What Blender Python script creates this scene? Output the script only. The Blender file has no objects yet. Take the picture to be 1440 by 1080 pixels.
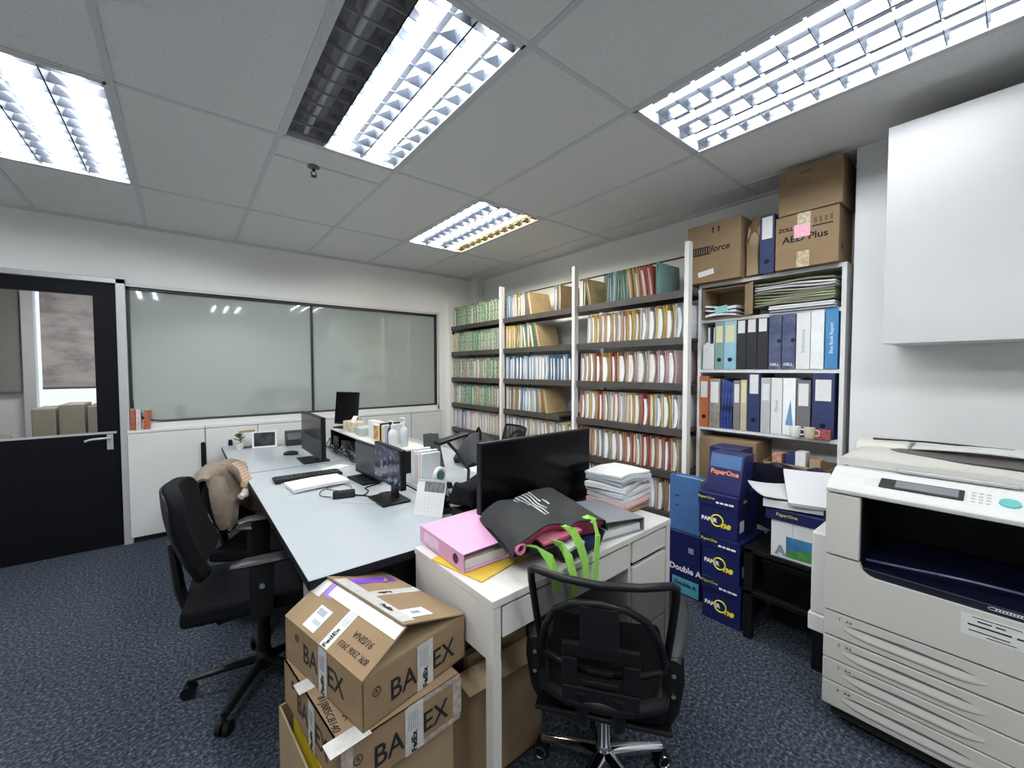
import bpy, math, random
from mathutils import Matrix, Vector, Euler
R = math.radians
rnd = random.Random(7)
SC = bpy.context.scene
COL = SC.collection

# ------------------------------------------------------------------ materials
MATS = {}
def _nodes(m):
    m.use_nodes = True
    nt = m.node_tree
    return nt, nt.nodes, nt.links, nt.nodes['Principled BSDF']
def mat(name, col, rough=0.6, metal=0.0, var=0.06, scale=18.0, bump=0.0, bscale=120.0, spec=0.5, coat=0.0, stretch=None, trans=0.0):
    """plain procedural surface: base colour with soft noise variation and an optional fine bump"""
    if name in MATS: return MATS[name]
    m = bpy.data.materials.new(name)
    nt, N, L, b = _nodes(m)
    b.inputs['Roughness'].default_value = rough
    b.inputs['Metallic'].default_value = metal
    b.inputs['Specular IOR Level'].default_value = spec
    b.inputs['Coat Weight'].default_value = coat
    b.inputs['Transmission Weight'].default_value = trans
    tc = N.new('ShaderNodeTexCoord')
    src = tc.outputs['Object']
    if stretch:
        mp = N.new('ShaderNodeMapping'); mp.inputs['Scale'].default_value = stretch
        L.new(src, mp.inputs['Vector']); src = mp.outputs['Vector']
    no = N.new('ShaderNodeTexNoise'); no.inputs['Scale'].default_value = scale; no.inputs['Detail'].default_value = 4
    L.new(src, no.inputs['Vector'])
    cr = N.new('ShaderNodeValToRGB')
    c0 = [max(0, c*(1-var)) for c in col]; c1 = [min(1, c*(1+var)) for c in col]
    cr.color_ramp.elements[0].position = 0.3; cr.color_ramp.elements[1].position = 0.7
    cr.color_ramp.elements[0].color = (*c0, 1); cr.color_ramp.elements[1].color = (*c1, 1)
    L.new(no.outputs['Fac'], cr.inputs['Fac']); L.new(cr.outputs['Color'], b.inputs['Base Color'])
    if bump:
        n2 = N.new('ShaderNodeTexNoise'); n2.inputs['Scale'].default_value = bscale; n2.inputs['Detail'].default_value = 3
        L.new(src, n2.inputs['Vector'])
        bp = N.new('ShaderNodeBump'); bp.inputs['Strength'].default_value = bump; bp.inputs['Distance'].default_value = 0.004
        L.new(n2.outputs['Fac'], bp.inputs['Height']); L.new(bp.outputs['Normal'], b.inputs['Normal'])
    MATS[name] = m
    return m
def mat_ramp(name, stops, scale, rough=0.8, bump=0.0, vor=False, detail=4, stretch=None, spec=0.3):
    """noise/voronoi driven multi-colour surface"""
    m = bpy.data.materials.new(name); nt, N, L, b = _nodes(m)
    b.inputs['Roughness'].default_value = rough; b.inputs['Specular IOR Level'].default_value = spec
    tc = N.new('ShaderNodeTexCoord'); src = tc.outputs['Object']
    if stretch:
        mp = N.new('ShaderNodeMapping'); mp.inputs['Scale'].default_value = stretch
        L.new(src, mp.inputs['Vector']); src = mp.outputs['Vector']
    no = N.new('ShaderNodeTexNoise'); no.inputs['Scale'].default_value = scale; no.inputs['Detail'].default_value = detail
    no.inputs['Roughness'].default_value = 0.65
    L.new(src, no.inputs['Vector'])
    cr = N.new('ShaderNodeValToRGB'); e = cr.color_ramp.elements
    while len(e) < len(stops): e.new(0.5)
    for i, (p, c) in enumerate(stops): e[i].position = p; e[i].color = (*c, 1)
    L.new(no.outputs['Fac'], cr.inputs['Fac']); L.new(cr.outputs['Color'], b.inputs['Base Color'])
    if bump:
        bp = N.new('ShaderNodeBump'); bp.inputs['Strength'].default_value = bump; bp.inputs['Distance'].default_value = 0.006
        L.new(no.outputs['Fac'], bp.inputs['Height']); L.new(bp.outputs['Normal'], b.inputs['Normal'])
    MATS[name] = m; return m
def mat_emit(name, col, s):
    m = bpy.data.materials.new(name); nt, N, L, b = _nodes(m)
    b.inputs['Base Color'].default_value = (*col, 1)
    b.inputs['Emission Color'].default_value = (*col, 1); b.inputs['Emission Strength'].default_value = s
    MATS[name] = m; return m
def mat_see(name, col, alpha, rough=0.7):
    """open weave or thin clear film: part of it lets light straight through"""
    m = bpy.data.materials.new(name); nt, N, L, b = _nodes(m)
    b.inputs['Base Color'].default_value = (*col, 1); b.inputs['Roughness'].default_value = rough
    b.inputs['Alpha'].default_value = alpha
    MATS[name] = m; return m
def mat_wave(name, c0, c1, scale, direction='X', rough=0.6, dist=0.0):
    m = bpy.data.materials.new(name); nt, N, L, b = _nodes(m)
    b.inputs['Roughness'].default_value = rough
    tc = N.new('ShaderNodeTexCoord'); w = N.new('ShaderNodeTexWave')
    w.inputs['Scale'].default_value = scale; w.bands_direction = direction; w.inputs['Distortion'].default_value = dist
    L.new(tc.outputs['Object'], w.inputs['Vector'])
    cr = N.new('ShaderNodeValToRGB')
    cr.color_ramp.elements[0].color = (*c0, 1); cr.color_ramp.elements[1].color = (*c1, 1)
    L.new(w.outputs['Fac'], cr.inputs['Fac']); L.new(cr.outputs['Color'], b.inputs['Base Color'])
    MATS[name] = m; return m

WALL = mat('wall_paint', (0.80, 0.80, 0.785), 0.75, var=0.02, scale=3, bump=0.05, bscale=90)
WALLW = mat('pillar_paint', (0.66, 0.665, 0.665), 0.6, var=0.02, scale=3)
CEIL = mat_ramp('mineral_ceiling_tile', [(0.30, (0.52, 0.52, 0.52)), (0.42, (0.72, 0.72, 0.72)), (0.7, (0.76, 0.76, 0.75))], 160, 0.9, bump=0.25)
TBAR = mat('ceiling_grid_metal', (0.58, 0.59, 0.60), 0.5, var=0.03)
CARPET = mat_ramp('blue_grey_carpet', [(0.32, (0.012, 0.015, 0.022)), (0.46, (0.034, 0.042, 0.058)), (0.56, (0.066, 0.080, 0.104)), (0.70, (0.19, 0.21, 0.24))], 75, 0.95, bump=0.8, detail=5, spec=0.1)
BLACKG = mat('black_door_paint', (0.003, 0.003, 0.006), 0.55, var=0.1, scale=4, spec=0.15)
ALU = mat('aluminium', (0.46, 0.47, 0.48), 0.4, 0.25, var=0.03)
CHROME = mat('chrome', (0.75, 0.75, 0.76), 0.12, 1.0, var=0.02)
LOUV = mat('louvre_aluminium', (0.10, 0.11, 0.13), 0.34, 0.9, var=0.02)
LWHITE = mat('white_enamel', (0.60, 0.60, 0.60), 0.4, var=0.02)
GASKET = mat('black_gasket', (0.010, 0.011, 0.012), 0.5)
WHITE = mat('white_laminate', (0.66, 0.665, 0.66), 0.35, var=0.015, scale=6)
CREAMW = mat('white_desk_foil', (0.66, 0.635, 0.60), 0.4, var=0.02, scale=6)
DESKTOP = mat('pale_grey_laminate', (0.40, 0.435, 0.46), 0.28, var=0.02, scale=4)
EDGE = mat('dark_desk_edging', (0.008, 0.009, 0.011), 0.5, spec=0.2)
TAN = mat('tan_wood', (0.42, 0.30, 0.15), 0.5, var=0.12, scale=5, stretch=(1, 1, 12))
GREYP = mat('grey_panel', (0.33, 0.35, 0.34), 0.5)
BLACKP = mat('black_plastic', (0.006, 0.006, 0.007), 0.42, var=0.1, bump=0.08, bscale=400, spec=0.28)
BLACKS = mat('black_screen', (0.002, 0.002, 0.003), 0.2, var=0.05, spec=0.2)
BLACKF = mat('black_fabric', (0.003, 0.003, 0.0045), 0.85, var=0.2, scale=60, bump=0.3, bscale=500, spec=0.15)
DGREY = mat('dark_grey_plastic', (0.022, 0.023, 0.025), 0.45, spec=0.3)
MIDGREY = mat('mid_grey_plastic', (0.12, 0.12, 0.125), 0.45)
RAIL = mat('dark_rail_and_shade', (0.075, 0.068, 0.062), 0.45, 0.3, var=0.15)
UPRIGHT = mat('white_painted_steel', (0.76, 0.75, 0.73), 0.4, var=0.02)
CARD = mat('corrugated_cardboard', (0.27, 0.185, 0.108), 0.85, var=0.07, scale=9, stretch=(1, 1, 3), spec=0.2)
CARDB = mat('pale_cardboard', (0.33, 0.24, 0.145), 0.85, var=0.07, scale=9, spec=0.2)
CARDD = mat('dark_cardboard', (0.17, 0.11, 0.06), 0.9, var=0.1, scale=9, spec=0.2)
INK = mat('black_ink', (0.008, 0.008, 0.009), 0.8, var=0.05)
INKW = mat('white_ink', (0.82, 0.82, 0.82), 0.7, var=0.02)
INKY = mat('yellow_ink', (0.80, 0.66, 0.03), 0.6, var=0.02)
INKB = mat('blue_grey_ink', (0.22, 0.26, 0.36), 0.7)
TAPE = mat('white_parcel_tape', (0.54, 0.53, 0.51), 0.3, var=0.12, scale=40)
TAPEP = mat('purple_parcel_tape', (0.20, 0.085, 0.50), 0.3, var=0.15, scale=40)
PAPER = mat('white_paper', (0.66, 0.66, 0.66), 0.8, var=0.02)
PAPERG = mat('grey_white_paper', (0.62, 0.63, 0.65), 0.8, var=0.05, scale=60, stretch=(1, 1, 12))
NAVY = mat('navy_card', (0.010, 0.014, 0.085), 0.35, var=0.12, scale=8)
NAVYB = mat('navy_binder_cloth', (0.016, 0.028, 0.10), 0.5, var=0.1)
BLUEB = mat('blue_binder_card', (0.055, 0.13, 0.30), 0.45, var=0.08)
CYAN = mat('cyan_card', (0.10, 0.42, 0.55), 0.5)
COPIER = mat('beige_copier_plastic', (0.50, 0.485, 0.445), 0.42, var=0.015, scale=5, bump=0.03, bscale=600)
COPIERW = mat('white_copier_plastic', (0.60, 0.60, 0.58), 0.4, var=0.015)
CNAVY = mat('navy_copier_plastic', (0.003, 0.004, 0.016), 0.4, var=0.05)
CDARK = mat('dark_copier_cavity', (0.002, 0.003, 0.006), 0.5, spec=0.15)
PINK = mat('pink_binder_card', (0.66, 0.33, 0.53), 0.45, var=0.03)
YELLOW = mat('yellow_envelope_paper', (0.64, 0.42, 0.05), 0.7, var=0.08, scale=20)
GREEN = mat('lime_webbing', (0.30, 0.62, 0.10), 0.7, var=0.08, scale=80)
BAGF = mat('black_nonwoven', (0.020, 0.021, 0.022), 0.85, var=0.15, scale=50, bump=0.25, bscale=350)
GREYB = mat('grey_binder_card', (0.20, 0.215, 0.23), 0.45)
MAUVE = mat('magenta_lining', (0.50, 0.07, 0.17), 0.7, var=0.2, scale=30)
STRIPE = mat_wave('magenta_striped_card', (0.62, 0.05, 0.16), (0.85, 0.45, 0.55), 34, 'Y', 0.5)
JACK = mat('taupe_cloth', (0.17, 0.135, 0.105), 0.9, var=0.12, scale=25, bump=0.3, bscale=300)
LINING = mat_wave('tan_striped_lining', (0.40, 0.27, 0.19), (0.56, 0.41, 0.30), 16, 'Z', 0.7, 1.0)
PLANT = mat('green_leaf', (0.09, 0.20, 0.035), 0.5, var=0.3, scale=40)
GLASSP = None
def frosted():
    m = bpy.data.materials.new('frosted_partition_glass'); nt, N, L, b = _nodes(m)
    b.inputs['Base Color'].default_value = (0.34, 0.38, 0.36, 1)
    b.inputs['Roughness'].default_value = 0.035; b.inputs['IOR'].default_value = 1.85
    b.inputs['Specular IOR Level'].default_value = 0.6
    MATS['frosted'] = m; return m
FROST = frosted()
def clearglass():
    m = bpy.data.materials.new('clear_door_glass'); nt, N, L, b = _nodes(m)
    out = N['Material Output']
    t = N.new('ShaderNodeBsdfTransparent'); t.inputs['Color'].default_value = (0.86, 0.87, 0.87, 1)
    g = N.new('ShaderNodeBsdfGlossy'); g.inputs['Roughness'].default_value = 0.02
    fr = N.new('ShaderNodeFresnel'); fr.inputs['IOR'].default_value = 1.5
    mx = N.new('ShaderNodeMixShader')
    L.new(fr.outputs[0], mx.inputs['Fac']); L.new(t.outputs[0], mx.inputs[1]); L.new(g.outputs[0], mx.inputs[2])
    L.new(mx.outputs[0], out.inputs['Surface']); MATS['clear'] = m; return m
CLEAR = clearglass()
MESHF = mat_see('black_mesh_weave', (0.004, 0.004, 0.005), 0.56)
FILM = mat_see('clear_plastic_film', (0.75, 0.78, 0.80), 0.30, 0.1)

# ------------------------------------------------------------------ mesh builder
class MB:
    def __init__(s): s.v = []; s.f = []; s.m = []
    def add(s, vs, fs, m=0, M=None):
        o = len(s.v)
        s.v += [tuple(M @ Vector(p)) if M else tuple(p) for p in vs]
        s.f += [tuple(i+o for i in f) for f in fs]; s.m += [m]*len(fs); return s
    def box(s, x0, x1, y0, y1, z0, z1, m=0, M=None):
        return s.add([(x0,y0,z0),(x1,y0,z0),(x1,y1,z0),(x0,y1,z0),(x0,y0,z1),(x1,y0,z1),(x1,y1,z1),(x0,y1,z1)],
                     [(0,3,2,1),(4,5,6,7),(0,1,5,4),(1,2,6,5),(2,3,7,6),(3,0,4,7)], m, M)
    def cyl(s, p0, p1, r0, r1=None, n=14, m=0):
        r1 = r0 if r1 is None else r1
        p0, p1 = Vector(p0), Vector(p1); d = (p1-p0).normalized()
        a = d.orthogonal().normalized(); b = d.cross(a)
        vs = []
        for p, r in ((p0, r0), (p1, r1)):
            for i in range(n):
                t = 2*math.pi*i/n; vs.append(p + a*(r*math.cos(t)) + b*(r*math.sin(t)))
        fs = [(i, (i+1) % n, n+(i+1) % n, n+i) for i in range(n)] + [tuple(range(n-1, -1, -1)), tuple(range(n, 2*n))]
        return s.add(vs, fs, m)
    def tube(s, pts, r, n=8, m=0, flat=1.0, up=None, closed=False):
        pts = [Vector(p) for p in pts]; k = len(pts); vs = []
        rs = r if isinstance(r, (list, tuple)) else [r]*k
        pa = None
        for i, p in enumerate(pts):
            if closed: d = (pts[(i+1) % k]-pts[i-1])
            else: d = (pts[min(i+1, k-1)]-pts[max(i-1, 0)])
            d.normalize()
            if up is not None: a = Vector(up) - d*d.dot(Vector(up)); a = a.normalized() if a.length > 1e-5 else d.orthogonal().normalized()
            elif pa is None: a = d.orthogonal().normalized()
            else: a = (pa - d*pa.dot(d)).normalized()
            pa = a; b = d.cross(a)
            for j in range(n):
                t = 2*math.pi*(j+.5)/n; vs.append(p + a*(rs[i]*math.cos(t)*flat) + b*(rs[i]*math.sin(t)))
        fs = []
        for i in range(k if closed else k-1):
            q = (i+1) % k
            for j in range(n): fs.append((i*n+j, i*n+(j+1) % n, q*n+(j+1) % n, q*n+j))
        if not closed: fs += [tuple(range(n-1, -1, -1)), tuple(range((k-1)*n, k*n))]
        return s.add(vs, fs, m)
    def prism(s, poly, axis, a, b, m=0, M=None):
        """poly: list of 2-D points (the two other axes in order), extruded from a to b along axis"""
        n = len(poly); vs = []
        for t in (a, b):
            for (p, q) in poly:
                vs.append({'x': (t, p, q), 'y': (p, t, q), 'z': (p, q, t)}[axis])
        fs = [(i, (i+1) % n, n+(i+1) % n, n+i) for i in range(n)] + [tuple(range(n-1, -1, -1)), tuple(range(n, 2*n))]
        return s.add(vs, fs, m, M)
    def lathe(s, prof, n=18, m=0, c=(0, 0, 0)):
        k = len(prof); vs = []
        for (r, z) in prof:
            for i in range(n):
                t = 2*math.pi*i/n; vs.append((c[0]+r*math.cos(t), c[1]+r*math.sin(t), c[2]+z))
        fs = [(i*n+j, i*n+(j+1) % n, (i+1)*n+(j+1) % n, (i+1)*n+j) for i in range(k-1) for j in range(n)]
        fs += [tuple(range(n-1, -1, -1)), tuple(range((k-1)*n, k*n))]
        return s.add(vs, fs, m)
    def slab(s, fn, nu, nv, t, m=0):
        """curved sheet fn(u,v) given the thickness t"""
        P = [[Vector(fn(i/nu, j/nv)) for j in range(nv+1)] for i in range(nu+1)]
        top, bot = [], []
        for i in range(nu+1):
            for j in range(nv+1):
                du = P[min(i+1, nu)][j]-P[max(i-1, 0)][j]; dv = P[i][min(j+1, nv)]-P[i][max(j-1, 0)]
                n = du.cross(dv); n = n.normalized() if n.length > 1e-9 else Vector((0, 0, 1))
                top.append(P[i][j]+n*t/2); bot.append(P[i][j]-n*t/2)
        w = nv+1; o = len(top); fs = []
        for i in range(nu):
            for j in range(nv):
                fs.append((i*w+j, (i+1)*w+j, (i+1)*w+j+1, i*w+j+1)); fs.append((o+i*w+j, o+i*w+j+1, o+(i+1)*w+j+1, o+(i+1)*w+j))
        rim = [(i, 0) for i in range(nu)] + [(nu, j) for j in range(nv)] + [(i, nv) for i in range(nu, 0, -1)] + [(0, j) for j in range(nv, 0, -1)]
        for a, (i, j) in enumerate(rim):
            i2, j2 = rim[(a+1) % len(rim)]
            fs.append((i*w+j, o+i*w+j, o+i2*w+j2, i2*w+j2))
        return s.add(top+bot, fs, m)
    def build(s, name, mats, parent=None, loc=None, rz=None, bevel=0, seg=2, smooth=None, kind=None):
        me = bpy.data.meshes.new(name); me.from_pydata(s.v, [], s.f)
        mats = mats if isinstance(mats, (list, tuple)) else [mats]
        for q in mats: me.materials.append(q)
        if len(mats) > 1: me.polygons.foreach_set('material_index', s.m)
        if smooth:
            me.polygons.foreach_set('use_smooth', [True]*len(me.polygons)); me.set_sharp_from_angle(angle=R(smooth))
        me.update()
        o = bpy.data.objects.new(name, me); COL.objects.link(o)
        if parent: o.parent = parent
        if loc: o.location = loc
        if rz: o.rotation_euler = (0, 0, rz)
        if bevel:
            b = o.modifiers.new('bevel', 'BEVEL'); b.width = bevel; b.segments = seg; b.limit_method = 'ANGLE'; b.angle_limit = R(40)
        if kind: o['kind'] = kind
        return o
def thing(name, label, cat, loc=(0, 0, 0), rz=0, group=None, rot=None):
    o = bpy.data.objects.new(name, None); COL.objects.link(o); o.empty_display_size = 0.05
    o.location = loc; o.rotation_euler = rot if rot else (0, 0, rz)
    return tag(o, label, cat, group)
def tag(o, label, cat, group=None):
    o['label'] = label; o['category'] = cat
    if group: o['group'] = group
    return o
def copy_tree(o, parent=None):
    c = o.copy(); COL.objects.link(c)
    if parent: c.parent = parent
    for ch in list(o.children): copy_tree(ch, c)
    return c
def face(o, right, up):
    """frame whose x runs along right, y along up, z out of the face"""
    r = Vector(right).normalized(); u = Vector(up); u = (u - r*r.dot(u)).normalized(); n = r.cross(u)
    return Matrix(((r.x, u.x, n.x, o[0]), (r.y, u.y, n.y, o[1]), (r.z, u.z, n.z, o[2]), (0, 0, 0, 1)))
def text(s, size, M, mt, parent, name='printed_lettering', bold=0.0, align='CENTER', sx=1.0, shear=0.0, label=None):
    c = bpy.data.curves.new(name, 'FONT'); c.body = s; c.size = size; c.align_x = align; c.align_y = 'CENTER'
    c.extrude = 0.0002; c.offset = bold; c.resolution_u = 3; c.shear = shear
    c.materials.append(mt)
    o = bpy.data.objects.new(name, c); COL.objects.link(o); o.parent = parent
    o.matrix_local = M @ Matrix.Translation((0, 0, 0.0009)) @ Matrix.Diagonal((sx, 1, 1, 1))
    if label: o['label'] = label
    return o
def patch(M, w, h, t=0.0006, m=0, mb=None):
    """flat sticker w x h centred on the face frame M"""
    mb = mb or MB(); return mb.box(-w/2, w/2, -h/2, h/2, 0, t, m, M)
def ordinal(n):
    return ['first', 'second', 'third', 'fourth', 'fifth', 'sixth', 'seventh', 'eighth', 'ninth', 'tenth', 'eleventh', 'twelfth', 'thirteenth', 'fourteenth',
            'fifteenth', 'sixteenth', 'seventeenth', 'eighteenth', 'nineteenth', 'twentieth', 'twenty-first', 'twenty-second', 'twenty-third', 'twenty-fourth', 'twenty-fifth', 'twenty-sixth'][n]

# ------------------------------------------------------------------ room shell
ZC = 2.573; WA = 4.50; WB = 3.05; XL = -2.4; YB = -1.7; PX = 2.80
S = 'structure'
MB().box(XL-.1, WB+.1, YB-.1, 7.6, -0.1, 0).build('floor', CARPET, kind=S)
# wall A (door and window wall), Y = 4.5
w = MB()
w.box(XL, -1.33, WA, WA+.12, 0, ZC+.2); w.box(-1.33, 2.47, WA, WA+.12, 2.10, ZC+.2); w.box(2.47, WB+.1, WA, WA+.12, 0, ZC+.2)
w.build('wall_back', WALL, kind=S)
MB().box(WB, WB+.1, .56, WA+.12, 0, ZC+.2).build('wall_right', WALL, kind=S)
MB().box(PX, WB+.1, YB, .565, 0, ZC+.2).build('wall_pillar', WALLW, kind=S)
MB().box(XL-.1, XL, YB, 7.6, 0, ZC+.2).build('wall_left', WALL, kind=S)
MB().box(XL-.1, WB+.1, YB-.1, YB, 0, ZC+.2).build('wall_front', WALL, kind=S)
MB().box(2.47, WB, WA-.012, WA, 0, .08).build('baseboard_back', GASKET, kind=S)
# pipe casing in the corner
MB().box(2.93, WB, 4.36, WA, 2.25, ZC).build('trim_3', WALL, bevel=.004, kind=S)

# ceiling grid
GX = [-.198+.601*k for k in range(-4, 6)]
GY = [1.135+1.203*k for k in range(-3, 3)]
LIGHTS = [(-.799, 2.338), (.403, 1.135), (1.605, 2.338), (1.605, -.068), (-.799, -.068), (.403, -1.271)]
xs = [XL-.1] + [x for x in GX if x > XL] + [WB+.1]; ys = [YB-.1] + [y for y in GY if y > YB] + [WA+.05]
c = MB()
for i in range(len(xs)-1):
    for j in range(len(ys)-1):
        if any(abs(xs[i]-a) < .05 and abs(ys[j]-b) < .05 for a, b in LIGHTS): continue
        c.box(xs[i], xs[i+1], ys[j], ys[j+1], ZC, ZC+.02)
c.build('ceiling', CEIL, kind=S)
MB().box(XL-.1, WB+.1, YB-.1, 7.6, ZC+.2, ZC+.25).build('ceiling_slab', WALL, kind=S)
t = MB()
for x in xs[1:-1]: t.box(x-.012, x+.012, YB, WA, ZC-.004, ZC+.001)
for y in ys[1:-1]:
    t.box(XL, WB, y-.012, y+.012, ZC-.003, ZC+.001)
t.box(.403, 1.004, 2.56-.01, 2.56+.01, ZC-.003, ZC+.001)
t.build('trim_1', TBAR, kind=S)
e = MB(); e.box(XL, WB, WA-.022, WA, ZC-.02, ZC); e.box(WB-.022, WB, .565, WA, ZC-.02, ZC)
e.build('trim_2', TBAR, kind=S)

# ------------------------------------------------------------------ recessed louvre lights
TW = mat_emit('cool_tube_glow', (0.92, 0.96, 1.0), 60.0)
TG = mat_emit('white_tube_glow', (0.95, 1.0, 0.98), 60.0)
TY = mat_emit('warm_tube_glow', (1.0, 0.72, 0.30), 60.0)
TR = mat_emit('right_fixture_tube_glow', (0.92, 0.96, 1.0), 30.0)
TL = mat_emit('left_fixture_tube_glow', (0.93, 0.97, 1.0), 85.0)
TOFF = mat('unlit_tube', (0.45, 0.45, 0.47), 0.4)
LOUVD = mat('unlit_channel_louvre', (0.30, 0.30, 0.32), 0.35, 0.6)  # own tone for the channel with the dead tube, unlit look put into colour
def ceiling_light(x0, y0, tubes, label, nb=12):
    X0, X1, Y0, Y1 = x0+.014, x0+.601-.014, y0+.02, y0+1.203-.02
    t = thing('ceiling_light', label, 'ceiling light', ((X0+X1)/2, (Y0+Y1)/2, ZC), group='recessed louvre ceiling lights')
    hx, hy = (X1-X0)/2, (Y1-Y0)/2
    h = MB()
    h.box(-hx, hx, -hy, hy, .105, .112); h.box(-hx, -hx+.004, -hy, hy, 0, .105); h.box(hx-.004, hx, -hy, hy, 0, .105)
    h.box(-hx, hx, -hy, -hy+.004, 0, .105); h.box(-hx, hx, hy-.004, hy, 0, .105)
    h.build('housing', LWHITE, t)
    r = MB(); r.box(-hx-.012, -hx+.010, -hy-.012, hy+.012, -.005, .001); r.box(hx-.010, hx+.012, -hy-.012, hy+.012, -.005, .001)
    r.box(-hx, hx, -hy-.012, -hy+.010, -.005, .001); r.box(-hx, hx, hy-.010, hy+.012, -.005, .001)
    r.build('rim', TBAR, t)
    cw = 2*hx/3
    for k in range(3):
        cx = -hx + cw*(k+.5); tm = tubes[k]
        MB().cyl((cx, -hy+.03, .030), (cx, hy-.03, .030), .013, n=12).build('tube', tm, t, smooth=40)
        a = cw/2-.003; l = MB()
        for sg in (-1, 1):
            prof = [(a, 0), (a-.004, .022), (a-.012, .044), (a-.030, .066), (.02, .080)]
            for (p, q) in zip(prof[:-1], prof[1:]):
                l.add([(cx+sg*p[0], -hy+.006, p[1]), (cx+sg*p[0], hy-.006, p[1]), (cx+sg*q[0], hy-.006, q[1]), (cx+sg*q[0], -hy+.006, q[1])], [(0, 1, 2, 3)])
        for b in range(nb):
            y = -hy + 2*hy*(b+.5)/nb
            st_ = [(-a, .054, .009), (-.028, .010, .002), (.028, .010, .002), (a, .054, .009)]; V = []
            for (xx, zt_, wb) in st_:
                V += [(cx+xx, y-.0015, .002), (cx+xx, y+.0015, .002), (cx+xx, y+wb, zt_), (cx+xx, y-wb, zt_)]
            F_ = [(0, 3, 2, 1), (12, 13, 14, 15)]
            for q in range(3):
                for j in range(4): F_.append((q*4+j, q*4+(j+1) % 4, q*4+4+(j+1) % 4, q*4+4+j))
            l.add(V, F_)
        l.build('louvre', LOUVD if tm is TOFF else LOUV, t)
    return t
ceiling_light(*LIGHTS[0], (TL, TL, TL), 'recessed three-tube ceiling light at the left in front of the black door')
ceiling_light(*LIGHTS[1], (TOFF, TW, TG), 'ceiling light with its left tube unlit, beside the sprinkler')
ceiling_light(*LIGHTS[2], (TL, TL, TY), 'smallest far ceiling light with one warm yellow tube')
ceiling_light(*LIGHTS[3], (TR, TR, TR), 'bright ceiling light at the right, above the beige copier')
for k in (4, 5): ceiling_light(*LIGHTS[k], (TW, TG, TW), ['louvre ceiling light out of view behind the viewpoint on the left', 'louvre ceiling light out of view behind the viewpoint'][k-4])  # the last fixture is unseen, added as fill for the room
sp = thing('sprinkler', 'small dark fire sprinkler on the ceiling next to the part-lit light', 'sprinkler', (.616, 2.571, ZC))
MB().lathe([(.03, -.001), (.034, -.006), (.022, -.012), (.012, -.014)], 16).build('escutcheon', MIDGREY, sp, smooth=40)
q = MB(); q.cyl((0, 0, -.012), (0, 0, -.03), .008); q.tube([(-.012, 0, -.03), (-.014, 0, -.045), (0, 0, -.055), (.014, 0, -.045), (.012, 0, -.03)], .003); q.cyl((0, 0, -.055), (0, 0, -.058), .016)
q.build('head', DGREY, sp, smooth=40)

# ------------------------------------------------------------------ door, window, low cabinets along wall A
d = thing('door_1', 'black door with a large glass panel and silver lever', 'door', (-.855, WA, 0)); d['kind'] = S
dl = MB(); y0, y1 = .0, .045
dl.box(-.445, .465, y0, y1, .005, .912); dl.box(-.445, .465, y0, y1, 1.985, 2.082); dl.box(.332, .465, y0, y1, .912, 1.985); dl.box(-.445, -.335, y0, y1, .912, 1.985)
dl.build('leaf', BLACKG, d)
MB().box(-.335, .332, .018, .026, .912, 1.985).build('glass_pane', CLEAR, d)
MB().box(-.445, .44, -.006, .004, .905, .922).build('metal_strip', ALU, d)
h = MB(); h.tube([(.40, -.002, .872), (.40, -.045, .874), (.385, -.05, .876), (.30, -.05, .873), (.265, -.048, .862)], .009, n=10); h.box(.382, .418, -.006, .002, .78, .90)
h.build('lever_handle', ALU, d, smooth=50)
f = MB(); f.box(-.393, -.3355, WA-.03, WA+.10, 0, 2.125); f.box(-1.345, -.3355, WA-.03, WA+.10, 2.086, 2.125); f.box(-1.345, -1.30, WA-.03, WA+.10, 0, 2.125)
f.build('trim_4', ALU, bevel=.004, kind=S)
# partition window
wn = thing('window_1', 'long frosted partition window with black gasket', 'window', (0, WA, 0)); wn['kind'] = S
XW0, XW1 = -.335, 2.455
MB().box(XW0+.015, 1.035, .045, .055, .965, 2.065).build('pane', FROST, wn)
MB().box(1.045, XW1-.015, .045, .055, .965, 2.065).build('pane', FROST, wn)
g = MB(); z0, z1 = .965, 2.078
g.box(XW0, XW1, .02, .05, z1-.022, z1); g.box(XW0, XW0+.018, .02, .05, z0, z1); g.box(XW1-.024, XW1, .02, .05, z0, z1); g.box(1.030, 1.050, .03, .056, z0, z1)
# bottom gasket with a rounded left corner
pts = [(XW0+.012, .034, 1.16), (XW0+.013, .034, 1.12)] + [(XW0+.20-.187*math.cos(a), .034, .978+.13-.13*math.sin(a)) for a in [R(5+i*8.5) for i in range(11)]] + [(XW1, .034, .978)]
g.tube(pts, .010, n=6)
g.build('gasket', GASKET, wn, smooth=40)
sk = MB(); sk.box(XW0-.02, XW1+.02, .0, .06, .92, .968); sk.box(XW0-.02, XW1+.02, .0, .02, z1, z1+.024); sk.box(XW1, XW1+.02, 0, .06, .92, z1+.02)
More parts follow.
